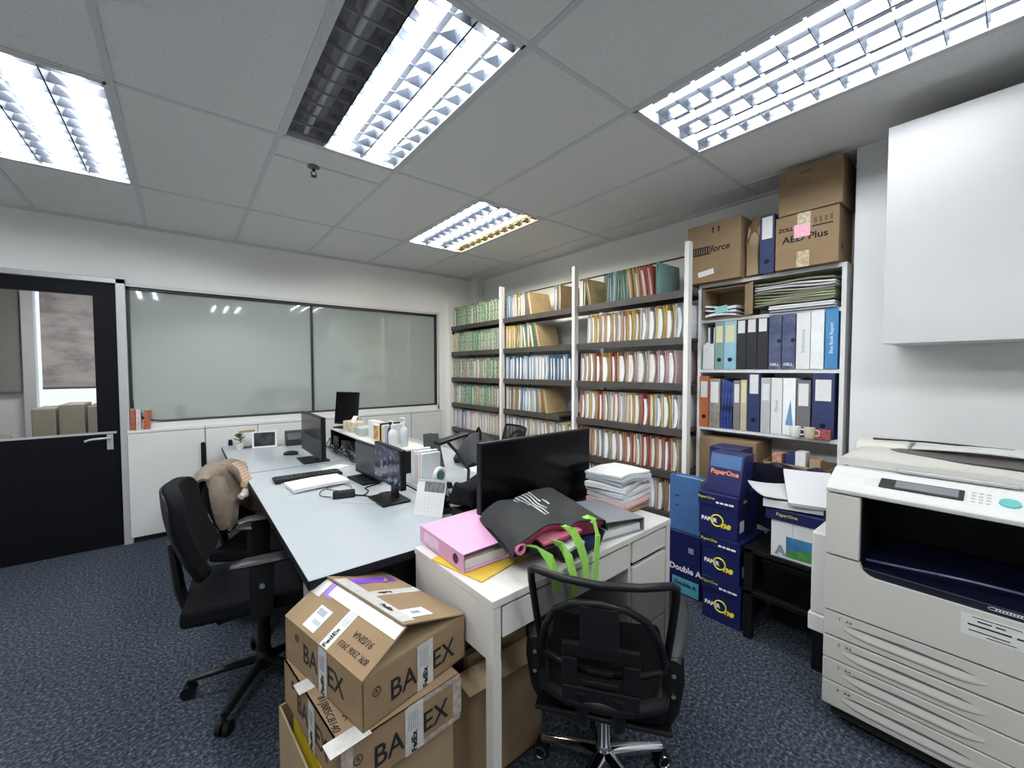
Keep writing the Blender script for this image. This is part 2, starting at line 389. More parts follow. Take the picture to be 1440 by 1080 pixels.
# filler under the rounded corner
sk.prism([(XW0, .966)] + [(XW0+.20-.20*math.cos(a), .972+.135-.135*math.sin(a)) for a in [R(90-i*9) for i in range(11)]], 'y', .028, .044)
sk.build('window_frame', WHITE, wn)
def low_cabinet(x0, x1, doors, label, handles):
    t = thing('low_cabinet', label, 'cabinet', ((x0+x1)/2, WA, 0), group='white storage cabinets under the window'); hx = (x1-x0)/2
    b = MB(); b.box(-hx, hx, -.02, .10, .06, .895); b.build('body', WHITE, t)
    MB().box(-hx, hx, .0, .10, 0, .06).build('plinth', GASKET, t)
    MB().box(-hx, hx, -.045, .10, .897, .920).build('top', WHITE, t, bevel=.003)
    n = len(doors)-1
    for k in range(n):
        a, bb = doors[k]-(x0+x1)/2, doors[k+1]-(x0+x1)/2
        dd = MB().box(a+.002, bb-.002, -.042, -.021, .05, .893).build('door', WHITE, t, bevel=.002)
        for (i, hxp) in handles:
            if i == k:
                hh = MB(); px = hxp-(x0+x1)/2
                hh.prism([(px-.016, .57), (px-.008, .555), (px+.008, .555), (px+.016, .57), (px+.018, .66), (px+.016, .765), (px+.006, .78), (px-.010, .78), (px-.016, .765)], 'y', -.062, -.042)
                hh.build('handle', BLACKP, dd, bevel=.006, smooth=50)
    return t
low_cabinet(-.352, .145, [-.352, .145], 'white low cabinet next to the black door', [(0, .128)])
low_cabinet(.147, .93, [.147, .54, .93], 'white low cabinet behind the jacket chair and photo frame', [(0, .325)])
low_cabinet(.932, 2.08, [.932, 1.5, 2.08], 'white low cabinet under the middle of the window', [])
low_cabinet(2.082, 2.468, [2.082, 2.468], 'narrow white low cabinet beside the filing rack', [])
def leaning_book(x, w, mt, h, label, lean=0):
    o = MB(); o.box(-w/2, w/2, -.0, .05, 0, h, 0); o.box(-w/2+.002, w/2-.002, .003, .0505, .003, h+.0008, 1)
    o.build('book', [mt, PAPER], loc=(x, WA-.032, .921), bevel=.001)
    o = COL.objects[-1]
    o.rotation_euler = (0, R(lean), 0); return tag(o, label, 'book', 'books on the window ledge')
REDB = mat('red_book_cover', (0.34, 0.10, 0.06), 0.5, var=0.5, scale=30)
PINKB = mat('pale_pink_book_cover', (0.62, 0.50, 0.48), 0.5, var=0.3, scale=30)
leaning_book(-.318, .028, REDB, .17, 'brownish red book standing on the ledge against the window frame')
leaning_book(-.284, .030, PINKB, .165, 'pale pink book standing between two red books on the ledge')
leaning_book(-.236, .040, mat('orange_red_cover', (0.40, 0.11, 0.05), 0.5, var=0.6, scale=45), .16, 'speckled orange-red book leaning on the ledge', 4)

# room seen through the door glass
YF = 6.9
w2 = MB(); w2.box(XL, -1.30, YF, YF+.1, 0, ZC+.2); w2.box(-1.30, -.3, YF, YF+.1, 0, .92); w2.box(-1.30, -.3, YF, YF+.1, 2.35, ZC+.2); w2.box(-.3, 1.0, YF, YF+.1, 0, ZC+.2)
w2.build('wall_beyond', WALL, kind=S)
MB().box(.9, 1.0, WA+.12, YF, 0, ZC+.2).build('wall_beyond_side', WALL, kind=S)
MB().box(XL, 1.0, WA+.12, YF, ZC, ZC+.05).build('ceiling_beyond', WALL, kind=S)
MB().box(-1.345, -1.255, YF-.10, YF+.02, 0, ZC).build('trim_5', WHITE, kind=S)
BLIND = mat_ramp('sheer_printed_blind', [(0.40, (0.36, 0.32, 0.32)), (0.5, (0.50, 0.45, 0.45)), (0.62, (0.58, 0.53, 0.52))], 1.6, 0.8, stretch=(2, 1, 5))
BLINDG = mat('grey_roller_fabric', (0.27, 0.265, 0.25), 0.85, var=0.05)
def blind(x0, x1, z0, mt, label, y):
    t = thing('roller_blind', label, 'blind', ((x0+x1)/2, y, 2.36)); hx = (x1-x0)/2
    MB().box(-hx, hx, -.002, .002, z0-2.36, 0).build('fabric', mt, t)
    MB().cyl((-hx, .02, .015), (hx, .02, .015), .025).build('roller', LWHITE, t, smooth=40)
    MB().box(-hx, hx, -.008, .008, z0-2.385, z0-2.36).build('bottom_bar', MIDGREY, t)
blind(-1.22, -.32, 1.215, BLIND, 'sheer mauve blind with a building print, in the next room', YF-.02)
blind(-2.30, -1.37, 1.18, BLINDG, 'plain grey blind at the left in the next room', YF-.05)
BUND = mat_wave('bundled_paper_edges', (0.22, 0.18, 0.12), (0.55, 0.49, 0.38), 22, 'Z', 0.85, 3.0)
MB().box(-1.20, -.35, 5.9, 6.5, 0, .60).build('side_table', CARDD, bevel=.005); tag(COL.objects[-1], 'low brown table in the next room under stacked bundles', 'table')
for k, (a, b2, hh) in enumerate([(-1.14, -.98, .43), (-.96, -.78, .46), (-.76, -.44, .44)]):
    o = MB().box(a, b2, 5.95, 6.4, .602, .602+hh).build('paper_bundle', BUND, bevel=.01)
    tag(o, ['stacked paper bundle behind the door glass, beside the grey cushion', 'tallest paper bundle behind the door glass', 'stacked paper bundle behind the door glass, nearest the lever'][k], 'paper bundle', 'paper bundles in the next room')
cu = MB()
def cf(u, v):
    x = -1.95+.75*u; y = 5.15+.5*v; b = math.sin(math.pi*u)**.6*math.sin(math.pi*v)**.5
    return (x, y, .80+.22*b+.02*math.sin(9*u+4*v))
cu.slab(cf, 14, 10, .03); cu.build('cushion', mat('grey_brown_cloth', (0.26, 0.23, 0.19), .9), smooth=60); tag(COL.objects[-1], 'grey-brown cushion heap behind the lower left door glass', 'cushion')
MB().box(-1.95, -1.2, 5.15, 5.65, 0, .79).build('stool', CARDD, bevel=.01); tag(COL.objects[-1], 'dark low stand under the cushion in the next room', 'stand')

# wall cabinet over the copier
wc = thing('wall_cabinet', 'white wall cupboard on the pillar above the copier', 'cupboard', (2.45, 0, 1.52))
MB().box(.022, .35, -.82, .385, 0, .945).build('carcass', WHITE, wc)
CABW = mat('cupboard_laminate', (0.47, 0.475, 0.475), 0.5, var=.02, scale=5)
MB().box(0, .02, -.215, .387, -.002, .947).build('door', CABW, wc, bevel=.002)
MB().box(0, .02, -.82, -.219, -.002, .947).build('door', CABW, wc, bevel=.002)

# ------------------------------------------------------------------ filing rack and its files
FX = 2.63; BAYS = [('left', 3.455, 4.465), ('middle', 2.425, 3.405), ('right', 1.42, 2.375)]
POSTS = [(1.395, 2.25), (2.40, 2.28), (3.43, 2.27), (4.482, 2.30)]
SHELF = [1.935, 1.62, 1.305, .99, .685, .39]
rk = thing('filing_rack', 'white steel filing rack with dark shelves along the right wall', 'shelf unit', (0, 0, 0))
for i, (y, z) in enumerate(POSTS):
    p = MB(); wy = .03 if i else .032
    p.box(FX-.02, FX+.03, y-wy/2, y+wy/2, 0, z); yr = max(y, 1.432); p.box(FX+.03, WB-.02, y-.006, y+.006, 0, z-.03 if i == 3 else .02); p.box(WB-.05, WB-.01, yr-wy/2, yr+wy/2, 0, z)
    p.build('post', UPRIGHT, rk, bevel=.002)
for bi, (bn, a, b) in enumerate(BAYS):
    for si, z in enumerate(SHELF):
        s = MB(); ye = a
        if bn == 'middle' and si == 3: ye = a+.16
        s.box(FX+.015, WB-.06, ye, b, z-.018, z); s.box(FX, FX+.016, ye, b, z-.045, z+.004)  # dark front lip covers the rail and, by its height, the shadow below
        s.build('shelf', RAIL, rk)
    rr = MB(); rr.cyl((FX+.05, a-.012, 2.17), (FX+.05, b+.012, 2.17), .006, n=8); rr.build('rod', DGREY, rk, smooth=40)
MB().cyl((FX+.03, 4.476, 1.86), (FX+.03, 4.462, 1.86), .018).build('grommet', BLACKP, rk, smooth=40)

FCOL = {
 'manila': (0.58, 0.42, 0.22), 'yellow': (0.70, 0.52, 0.16), 'cream': (0.66, 0.58, 0.42), 'red': (0.48, 0.10, 0.08), 'salmon': (0.62, 0.30, 0.22),
 'orange': (0.62, 0.30, 0.10), 'blue': (0.12, 0.22, 0.34), 'pale blue': (0.42, 0.52, 0.60), 'grey': (0.36, 0.38, 0.40), 'green': (0.16, 0.30, 0.20), 'teal': (0.20, 0.36, 0.34),
 'white': (0.70, 0.70, 0.72), 'pink': (0.66, 0.46, 0.46)}
for k, c_ in FCOL.items(): mat('card_'+k, c_, 0.8, var=0.10, scale=30)
PG = [mat('file_pages_a', (0.72, 0.72, 0.74), 0.8, var=0.10, scale=120, stretch=(1, 14, 1)), mat('file_pages_b', (0.66, 0.63, 0.56), 0.8, var=0.12, scale=120, stretch=(1, 14, 1)), mat('file_pages_c', (0.56, 0.60, 0.66), 0.8, var=0.12, scale=120, stretch=(1, 14, 1))]
MOTG = mat_ramp('green_mottled_card', [(0.35, (0.05, 0.17, 0.09)), (0.48, (0.16, 0.36, 0.20)), (0.56, (0.55, 0.56, 0.46)), (0.66, (0.40, 0.14, 0.12))], 55, 0.8)
MOTR = mat_ramp('red_mottled_card', [(0.35, (0.16, 0.28, 0.14)), (0.48, (0.45, 0.45, 0.36)), (0.58, (0.50, 0.18, 0.18)), (0.68, (0.62, 0.50, 0.46))], 55, 0.8)
PG.append(mat_ramp('mottled_page_edges', [(0.36, (0.10, 0.24, 0.14)), (0.48, (0.34, 0.45, 0.34)), (0.58, (0.62, 0.62, 0.56)), (0.68, (0.40, 0.22, 0.20))], 60, 0.85))
FILEM = {}
def file_mesh(colour, pg, wd, h, bulge, var):
    """a card folder: two covers joined along the bottom, with a block of pages that sags between them"""
    key = (colour, pg, round(wd, 3), h, bulge, var)
    if key in FILEM: return FILEM[key]
    r = random.Random(len(FILEM)*17+3)
    n = 7; dp = .27; V = []; F = []; MI = []
    def strip(yfn, thick, x0, x1, zlo, zhi, mi):
        o = len(V)
        for i in range(n):
            z = zlo+(zhi-zlo)*i/(n-1); y = yfn(i/(n-1))
            for (xx, yy) in ((x0, y-thick(i/(n-1))/2), (x0, y+thick(i/(n-1))/2), (x1, y+thick(i/(n-1))/2), (x1, y-thick(i/(n-1))/2)): V.append((xx, yy, z))
        for i in range(n-1):
            for j in range(4):
                F.append((o+i*4+j, o+i*4+(j+1) % 4, o+(i+1)*4+(j+1) % 4, o+(i+1)*4+j)); MI.append(mi)
        F.append((o+3, o+2, o+1, o)); MI.append(mi); e_ = o+(n-1)*4; F.append((e_, e_+1, e_+2, e_+3)); MI.append(mi)
    sway = (r.random()-.5)*min(.03, wd*.5); ph = r.random()
    rc = lambda t_: -wd/2+.002+wd*.22*(1-math.sin(math.pi*min(1, .1+.9*t_)))          # right cover closes towards the foot
    strip(lambda t_: wd/2-.002, lambda t_: .0026, 0, dp, 0, h, 0)
    strip(rc, lambda t_: .0026, .003, dp, 0, h-.004, 0)
    pw = lambda t_: max(.003, (wd-.012)*(.50+.20*ph)*(.45+.55*math.sin(math.pi*min(1, .12+.8*t_))))
    strip(lambda t_: wd/2-.006-pw(t_)/2-max(0, sway)*math.sin(math.pi*t_)*.5, pw, .004+.012*r.random(), dp-.01, .004, h-.012-.03*r.random(), 1)
    V2 = V
    me = bpy.data.meshes.new('file'); me.from_pydata(V2, [], F)
    mm = {'mottled green': MOTG, 'mottled red': MOTR}.get(colour) or MATS['card_'+colour]
    me.materials.append(mm); me.materials.append(PG[pg]); me.polygons.foreach_set('material_index', MI); me.update()
    FILEM[key] = me; return me
def put_files(bay, row, plan, zb, h=.235, dz=0):
    """plan: list of (colour, page kind, width, lean degrees); runs from the left (far) end of the bay to the right"""
    bn, a, b = BAYS[bay]; y = b-.016; cnt = {}
    rowname = ['top', 'second', 'third', 'fourth', 'fifth', 'lowest'][row]
    for (colr, pg, wd, lean, gap) in plan:
        y -= gap
        if y-wd < a+(.055 if bay == 2 and row == 0 else .008): break
        me = file_mesh(colr, 3 if bay == 0 and row < 4 and rnd.random() < .72 else pg, wd, h, .006, rnd.randrange(3))
        o = bpy.data.objects.new('hanging_file', me); COL.objects.link(o)
        o.location = (FX+.018+rnd.random()*.014, y-wd/2, zb+.0015); o.rotation_euler = (R(lean), 0, R((rnd.random()-.5)*5))
        k = cnt[colr] = cnt.get(colr, -1)+1
        tag(o, f'{colr} file, {ordinal(k)} of its colour along the {rowname} shelf of the {bn} filing bay', 'file', f'files on the {rowname} shelf, {bn} bay')
        y -= wd+.0015
def mix(cols, n, w=(.018, .034), pgs=(0, 0, 1), lean=4):
    out = []
    for i in range(n):
        out.append((rnd.choice(cols), rnd.choice(pgs), round(rnd.choice([w[0], (w[0]+w[1])/2, w[1]]), 3), (rnd.random()-.5)*2*lean*.4, .001+rnd.random()*.004))
    return out
RB = ['manila', 'yellow', 'cream', 'cream', 'salmon', 'white', 'red', 'pink']
WP = (0, 0, 1)
# left bay: green mottled files
for r in range(5):
    cols = [['mottled green', 'mottled green', 'green'], ['mottled green', 'mottled green', 'green', 'grey', 'cream'], ['mottled green', 'mottled green', 'mottled red', 'mottled red', 'green'], ['mottled green', 'mottled green', 'green', 'mottled red', 'teal'], ['cream', 'grey', 'cream', 'blue', 'white', 'pink']][r]
    put_files(0, r, mix(cols, 24, (.042, .062)), SHELF[r])
# middle bay
put_files(1, 0, [('blue', 2, .024, 1, .012), ('pale blue', 2, .024, -2, .004), ('blue', 0, .028, 1, .003), ('pale blue', 0, .030, 2, .004), ('manila', 0, .034, -2, .012), ('green', 0, .030, 3, .006), ('manila', 0, .040, -3, .012), ('grey', 0, .036, -2, .004), ('manila', 1, .026, -12, .075)] + [('pale blue', 0, .030, 0, .300), ('manila', 1, .022, 0, .016)], SHELF[0])
put_files(1, 1, [('manila', 1, .030, 0, .006), ('yellow', 1, .034, 1, .004), ('manila', 1, .030, 0, .006), ('yellow', 1, .030, 0, .004), ('green', 0, .026, 8, .010), ('manila', 0, .028, 0, .012), ('yellow', 1, .030, -1, .006), ('teal', 0, .038, -9, .026), ('manila', 1, .030, -2, .016), ('green', 0, .038, -12, .030), ('manila', 1, .026, -14, .040)], SHELF[1])
put_files(1, 2, mix(['blue', 'pale blue', 'blue', 'pale blue', 'white'], 22, (.038, .056), (0, 0, 2)), SHELF[2])
put_files(1, 3, [('cream', 1, .030, 0, .012), ('grey', 2, .030, 0, .010), ('manila', 1, .026, 2, .030), ('pale blue', 0, .040, 3, .060), ('blue', 0, .036, 1, .003), ('pale blue', 0, .046, 0, .003), ('white', 0, .040, -2, .003), ('cream', 1, .030, 0, .020), ('pale blue', 0, .036, -3, .012), ('manila', 1, .030, -4, .030), ('manila', 1, .024, -12, .060)], SHELF[3])
put_files(1, 4, mix(['cream', 'white', 'grey', 'cream', 'manila'], 20, (.044, .062), (0, 1)), SHELF[4])
# right bay
put_files(2, 0, [('green', 1, .026, 0, .022), ('manila', 1, .024, -12, .048), ('green', 2, .022, 3, .150), ('teal', 2, .026, -2, .005), ('pale blue', 2, .026, 2, .006), ('green', 1, .024, 3, .005), ('green', 1, .022, -5, .006), ('teal', 2, .026, -6, .008), ('green', 2, .024, -4, .004), ('manila', 1, .026, -7, .006), ('manila', 0, .040, -8, .026), ('salmon', 0, .034, -10, .018), ('red', 0, .034, -9, .020), ('teal', 2, .024, 0, .016)], SHELF[0])
put_files(2, 1, [('white', 0, .040, 2, .080)] + mix(['yellow', 'manila', 'salmon', 'cream', 'pink', 'yellow', 'white'], 22, (.042, .066)), SHELF[1])
put_files(2, 2, mix(['yellow', 'white', 'red', 'manila', 'cream', 'pink', 'yellow'], 20, (.050, .084)), SHELF[2])
put_files(2, 3, mix(['white', 'cream', 'salmon', 'white', 'red', 'pink', 'white', 'yellow'], 22, (.040, .068)), SHELF[3])
put_files(2, 4, mix(['cream', 'manila', 'salmon', 'orange', 'grey', 'cream', 'orange', 'red'], 22, (.044, .066), (1, 0)), SHELF[4])
put_files(2, 5, mix(['salmon', 'white', 'manila', 'red', 'pink'], 16, (.055, .09), (1, 0)), SHELF[5])

# ------------------------------------------------------------------ bookcase
BX = 2.80; BY0, BY1 = .615, 1.385
bc = thing('bookcase', 'tall white bookcase between the filing rack and the pillar', 'bookcase', (BX, BY0, 0)); W = BY1-BY0
MB().box(0, .245, -.022, 0, 0, 1.985).build('side_panel', WHITE, bc, bevel=.0015); MB().box(0, .245, W, W+.022, 0, 1.985).build('side_panel', WHITE, bc, bevel=.0015)
MB().box(.238, .245, 0, W, 0, 1.985).build('back_panel', WHITE, bc)
BZ = [1.985, 1.745, 1.405, 1.012, .60, .30, .08]
for z in BZ: MB().box(.002, .238, 0, W, z-.022, z).build('shelf', WHITE, bc, bevel=.001)
def binder(y0, y1, z, h, mt, label, lab=None, hole=False, txt=None, dep=.235, x=None, tc=INKW, lean=0, lh=.11, cat='binder', name='binder', labz=.74):
    """lever arch file standing with its spine to the room (-X)"""
    wd = y1-y0; X = BX-.004 if x is None else x
    t = thing(name, label, cat, (X, (y0+y1)/2, z+.0005), group='binders in the white bookcase')
    if lean: t.rotation_euler = (R(lean), 0, 0)
    s = MB(); s.box(0, .003, -wd/2, wd/2, 0, h); s.box(.003, dep, -wd/2, -wd/2+.003, 0, h); s.box(.003, dep, wd/2-.003, wd/2, 0, h)
    s.build('cover', mt, t, bevel=.0008)
    MB().box(.006, dep-.008, -wd/2+.006, wd/2-.006, .004, h-.02).build('pages', PAPERG, t)
    F = lambda v: face((0, 0, v), (0, -1, 0), (0, 0, 1))
    if lab: patch(F(h*labz), wd*.72, lh, .0008).build('spine_label', lab, t)
    if hole:
        k = MB(); k.cyl((-.0012, 0, h*.2), (.002, 0, h*.2), min(.014, wd*.25), n=16); k.build('finger_hole', BLACKP, t, smooth=40)
    if txt: text(txt, wd*.42, face((0, 0, h*.5), (0, 0, 1), (0, 1, 0)), tc, t, sx=1.0)
    return t
yy = lambda x: 1.385-(x-70)/708*.765
z2 = BZ[2]; z3 = BZ[3]
YEL = mat('pale_yellow_label', (0.62, 0.60, 0.36), .7)
TEALB = mat('teal_binder_card', (0.17, 0.30, 0.28), .5); LBLUE = mat('light_blue_binder', (0.26, 0.46, 0.56), .45)
PURP = mat_ramp('purple_blue_print', [(0.3, (0.035, 0.04, 0.09)), (0.5, (0.085, 0.10, 0.18)), (0.7, (0.22, 0.25, 0.34))], 6, .35)
BLKB = mat('black_binder_cloth', (0.008, 0.008, 0.012), .5)
# magazine holder
mh = thing('magazine_holder', 'white magazine holder at the left end of the binder shelf', 'magazine holder', (BX-.002, yy(120), z2+.0005))
MB().prism([(0, 0), (.22, 0), (.22, .27), (0, .16)], 'y', -.038, .038).build('box', PAPER, mh, bevel=.001)
for k in range(3):
    o = MB().box(.03, .21, -.030+.018*k, -.018+.018*k, .16, .285).build('booklet', [PAPERG, BLKB, PAPERG][k], mh)
binder(yy(214), yy(160), z2, .315, TEALB, 'dull teal binder with a yellow label, next to the magazine holder', YEL, True)
binder(yy(286), yy(216), z2, .315, LBLUE, 'light blue binder with a yellow label and finger hole', YEL, True)
binder(yy(341), yy(288), z2, .315, BLKB, 'black binder beside the light blue one on the binder shelf', PAPER, lh=.08, labz=.86)
binder(yy(399), yy(343), z2, .318, BLKB, 'middle of three black binders on the binder shelf', PAPER, lh=.08, labz=.86)
binder(yy(457), yy(401), z2, .318, BLKB, 'black binder next to the purple-blue boxes', PAPER, lh=.08, labz=.86)
for k, (a, b2) in enumerate([(460, 524), (526, 590)]):
    t = thing('software_box', ['purple-blue printed box, next to the black binders', 'purple-blue printed box, next to the white binders'][k], 'box', (BX-.004, yy((a+b2)/2), z2+.0005), group='purple-blue boxes in the bookcase')
    MB().box(0, .23, -(b2-a)/2*.00108+.001, (b2-a)/2*.00108-.001, 0, .328).build('carton', PURP, t, bevel=.001)
    text('DELL', .022, face((0, 0, .028), (0, -1, 0), (0, 0, 1)), INKW, t, bold=.0004)
    MB().cyl((-.0008, -.022, .17), (.001, -.022, .17), .012, n=18).build('round_mark', INK, t)
binder(yy(656), yy(594), z2, .325, PAPER, 'white binder with upright grey lettering', None, False, 'Instructions', tc=INKB)
binder(yy(716), yy(659), z2, .335, mat('pearl_white_card', (0.70, 0.73, 0.75), .4), 'plain pearl-white binder next to the bright blue one')
binder(yy(774), yy(722), z2, .345, mat('bright_blue_card', (0.05, 0.22, 0.46), .4), 'bright blue binder at the right end of its shelf', None, False, 'Blue Book Report', tc=INKW)
# lower row
binder(yy(126), yy(68), z3, .345, mat('rust_orange_card', (0.46, 0.12, 0.035), .5), 'rust-orange binder at the left end of the lower shelf', PAPER, True)
CLR = mat('smoky_plastic', (0.26, 0.23, 0.20), .25, var=.3, scale=30)
BLUC = mat('bright_blue_plastic', (0.03, 0.06, 0.22), .2, var=.9, scale=35, stretch=(1, 1, .3))
binder(yy(196), yy(130), z3, .33, CLR, 'smoky binder with a big white label beside the orange one', PAPER, lh=.14, labz=.72)
for k in range(4):
    binder(yy(214+18*k), yy(198+18*k), z3, .325-.006*k, BLUC, f'shiny blue plastic folder, {ordinal(k)} from the smoky binder', lean=2, name='plastic_folder', cat='folder')
binder(yy(313), yy(276), z3, .32, mat('brown_grey_card', (0.20, 0.17, 0.15), .5), 'narrow brown-grey binder with a white label, right of the blue folders', PAPER, lh=.12)
binder(yy(350), yy(316), z3, .325, mat('beige_card', (0.48, 0.42, 0.30), .6), 'narrow beige binder beside the labelled navy one', YEL, lh=.13)
binder(yy(420), yy(357), z3, .365, NAVYB, 'navy binder with a white label in the middle of the lower shelf', PAPER, True, lh=.12, labz=.82)
binder(yy(474), yy(426), z3, .34, mat('silver_grey_card', (0.42, 0.42, 0.42), .5), 'silver-grey binder right of the middle navy one', PAPER, lh=.10)
binder(yy(533), yy(478), z3, .34, PAPER, 'white binder left of the one with the blue triangle', None, False, 'Manual', tc=INKB)
tb = binder(yy(596), yy(537), z3, .34, mat('cool_white_card', (0.76, 0.78, 0.80), .5), 'white binder with a blue triangle on its spine')
MB().add([(-.001, .018, .06), (-.001, -.022, .06), (-.001, -.008, .21)], [(0, 2, 1)]).build('blue_triangle', mat('steel_blue_ink', (0.12, 0.25, 0.40), .6), tb)
binder(yy(664), yy(601), z3, .33, mat('dark_grey_card', (0.13, 0.13, 0.14), .5), 'dark grey binder with a white label beside the last navy one', PAPER, lh=.13)
binder(yy(766), yy(672), z3, .37, NAVYB, 'wide navy binder with a white label at the right end of the lower shelf', PAPER, True, lh=.12)
# small items in front of the lower binders
CUPW = mat('white_china', (0.78, 0.77, 0.75), .2)
# open carton with papers and stack of hanging folders on the top compartment
z1 = BZ[1]
oc = thing('open_carton', 'open brown carton lying on its side on the top shelf, papers inside', 'carton', (BX-.02, yy(215), z1+.0005))
o = MB(); o.box(0, .23, -.135, -.130, 0, .195); o.box(0, .23, .130, .135, 0, .195); o.box(0, .23, -.13, .13, 0, .004); o.box(0, .23, -.13, .13, .191, .195); o.box(.226, .23, -.13, .13, .004, .191)
o.build('carton_walls', CARD, oc)
MB().add([(0, -.135, 0), (-.06, -.20, .0), (-.06, -.20, .195), (0, -.135, .195), (0, -.131, 0), (-.058, -.196, 0), (-.058, -.196, .195), (0, -.131, .195)], [(0, 1, 2, 3), (7, 6, 5, 4), (0, 4, 5, 1), (1, 5, 6, 2), (2, 6, 7, 3), (3, 7, 4, 0)]).build('flap', CARDB, oc)
for k in range(5):
    o = MB(); zz = z1+.006+.016*k
    o.slab(lambda u, v: (BX-.03+.20*u, yy(200)-.10+.20*v, zz+.006+.012*math.sin(3*v+k)*(1-u)), 4, 8, .012)
    o.build('paper_sheaf', [PAPERG, PAPER, DGREY, PAPER, PAPERG][k], smooth=50)
    tag(COL.objects[-1], f'paper sheaf inside the open carton, {ordinal(k)} from the bottom', 'papers', 'papers in the open carton')
o = MB().box(-.0006, 0, -.05, .03, 0, .045).build('sticky_note', mat('mint_paper', (0.25, 0.52, 0.50), .7), loc=(BX-.031, yy(200), z1+.03), rz=R(0)); tag(o, 'mint green sticky note on the papers in the open carton', 'note')
o.rotation_euler = (R(-8), 0, 0)
ST = [mat('green_grey_folder', (0.16, 0.18, 0.11), .8), mat('olive_folder', (0.30, 0.30, 0.17), .8), mat('lilac_paper', (0.50, 0.46, 0.52), .8), MIDGREY, PAPERG]
for k in range(13):
    zz = z1+.002+.0135*k; mt = ST[[4, 4, 4, 0, 3, 1, 1, 0, 3, 1, 2, 4, 0][k]]; off = rnd.uniform(-.012, .012)
    def sf(u, v, k=k, zz=zz, off=off): return (BX-.025+off+.24*u, yy(772)+.012+(.40 if k > 2 else .32)*v, zz+.006+(.006*math.sin(2.2*v+k*.5)+.004*math.sin(7*v+k))*(k > 2))
    o = MB().slab(sf, 3, 12, .010).build('hanging_folder', mt, smooth=50)
    tag(o, f'{["grey-white", "grey-white", "grey-white", "green-grey", "mid-grey", "olive", "olive", "green-grey", "mid-grey", "olive", "lilac", "grey-white", "green-grey"][k]} folder lying flat in the top shelf pile, {ordinal(k)} from the bottom', 'folder', 'folders piled on the top shelf')
# boxes on top of the bookcase
zt = BZ[0]+.0005
def carton(name, label, cat, loc, dims, mt=CARD, rz=0, group=None, bev=.004):
    t = thing(name, label, cat, loc, rz, group); dx, dy, dz = dims
    MB().box(0, dx, -dy/2, dy/2, 0, dz).build('walls', mt, t, bevel=bev)
    return t
def seam(t, dx, dy, dz):
    MB().box(-.0006, dx, -.024, .024, dz-.03, dz+.0006).build('tape', CARDB, t)
XF = BX-.05
c1 = carton('cardboard_carton', 'brown carton with a black barred logo, left end of the bookcase top', 'carton', (XF-.01, 1.285, zt), (.29, .345, .385))
F1 = lambda y, z: face((0, y, z), (0, -1, 0), (0, 0, 1))
k = MB(); patch(F1(.075, .21), .115, .055, mb=k); k.build('logo_block', INK, c1)
k = MB()
for i in range(7): patch(F1(.122-.016*i, .21) @ Matrix.Translation((0, 0, .0004)), .005, .040, mb=k)
k.build('logo_bars', CARD, c1)
text('force', .058, F1(-.045, .212), INK, c1, bold=.0012, shear=.15)
k = MB()
for yq in (.0, -.036):
    k.box(-.004, .004, -.018, .008, 0, .0006, 0, F1(yq, .335)); k.add([(-.010, .006, .0006), (.010, .006, .0006), (0, .020, .0006)], [(0, 1, 2)], 0, F1(yq, .335))
k.build('up_arrows', INK, c1)
patch(F1(.045, .062) @ Matrix.Rotation(R(8), 4, 'Z'), .105, .035).build('address_label', PAPER, c1)
en = thing('envelope_bundle', 'bundle of brown paper bags standing between the carton and navy binder', 'envelopes', (XF+.01, 1.062, zt))
def ef(u, v): return (.02+.02*math.sin(6*v)+.19*u, -.035+.014*math.sin(3*u+5*v), .335*v+.006)
MB().slab(lambda u, v: (ef(u, v)[0], -.004+.010*math.sin(3*u+5*v), .30*v+.004), 6, 10, .070).build('paper_bag', CARDB, en, bevel=.006, smooth=50)
MB().slab(lambda u, v: (.02+.16*u+.02*math.sin(9*v), -.030+.055*v+.012*math.sin(7*u), .285+.055*math.sin(2.6*u)*(1-.5*v)+.012*math.sin(14*v)), 8, 8, .012).build('crumpled_top', CARDD, en, smooth=50)
MB().slab(lambda u, v: (.0+.03*u, -.045+.07*v, .22+.05*math.sin(4*v)+.10*u), 4, 8, .008).build('crumpled_end', CARDD, en, smooth=50)
MB().slab(lambda u, v: (.02+.10*u, -.05+.02*math.sin(5*v), .20+.14*v), 3, 6, .010).build('blue_paper', mat('pale_blue_paper', (0.24, 0.33, 0.40), .7), en, smooth=50)
binder(.932, 1.010, zt, .345, NAVYB, 'navy binder standing on top of the bookcase beside the lettered carton', PAPER, True, x=XF+.01, lh=.13, labz=.78)
c2 = carton('cardboard_carton', 'brown carton with AED lettering and a pink note', 'carton', (XF, .772, zt), (.27, .302, .305))
text('ZOLL', .030, F1(.098, .225), INK, c2, bold=.0012)
text('AED Plus', .052, F1(.005, .165), INK, c2, bold=.0012, sx=1.1)
MB().box(-.0012, 0, -.125, -.030, .213, .220).build('printed_rule', INK, c2)
k = MB()
for i in range(4): k.box(-.0008, 0, -.052-.024*i, -.038-.024*i, .230, .262)
k.build('handling_symbols', CARDD, c2)
YT = mat('yellowed_tape', (0.46, 0.37, 0.23), .3, var=.4, scale=60)
patch(F1(.01, .265), .062, .08).build('clear_tape', YT, c2); patch(F1(.012, .045), .062, .09).build('clear_tape', YT, c2)
patch(F1(.018, .205) @ Matrix.Translation((0, 0, .001)), .078, .072).build('pink_note', mat('pink_note_paper', (0.80, 0.42, 0.50), .7, var=.08, scale=60), c2)
text('20', .05, face((.06, -.151, .09), (1, 0, 0), (0, 0, 1)), INK, c2)
c3 = carton('cardboard_carton', 'plain brown carton stacked topmost near the ceiling', 'carton', (XF-.01, .757, zt+.3065), (.26, .30, .255), CARD)
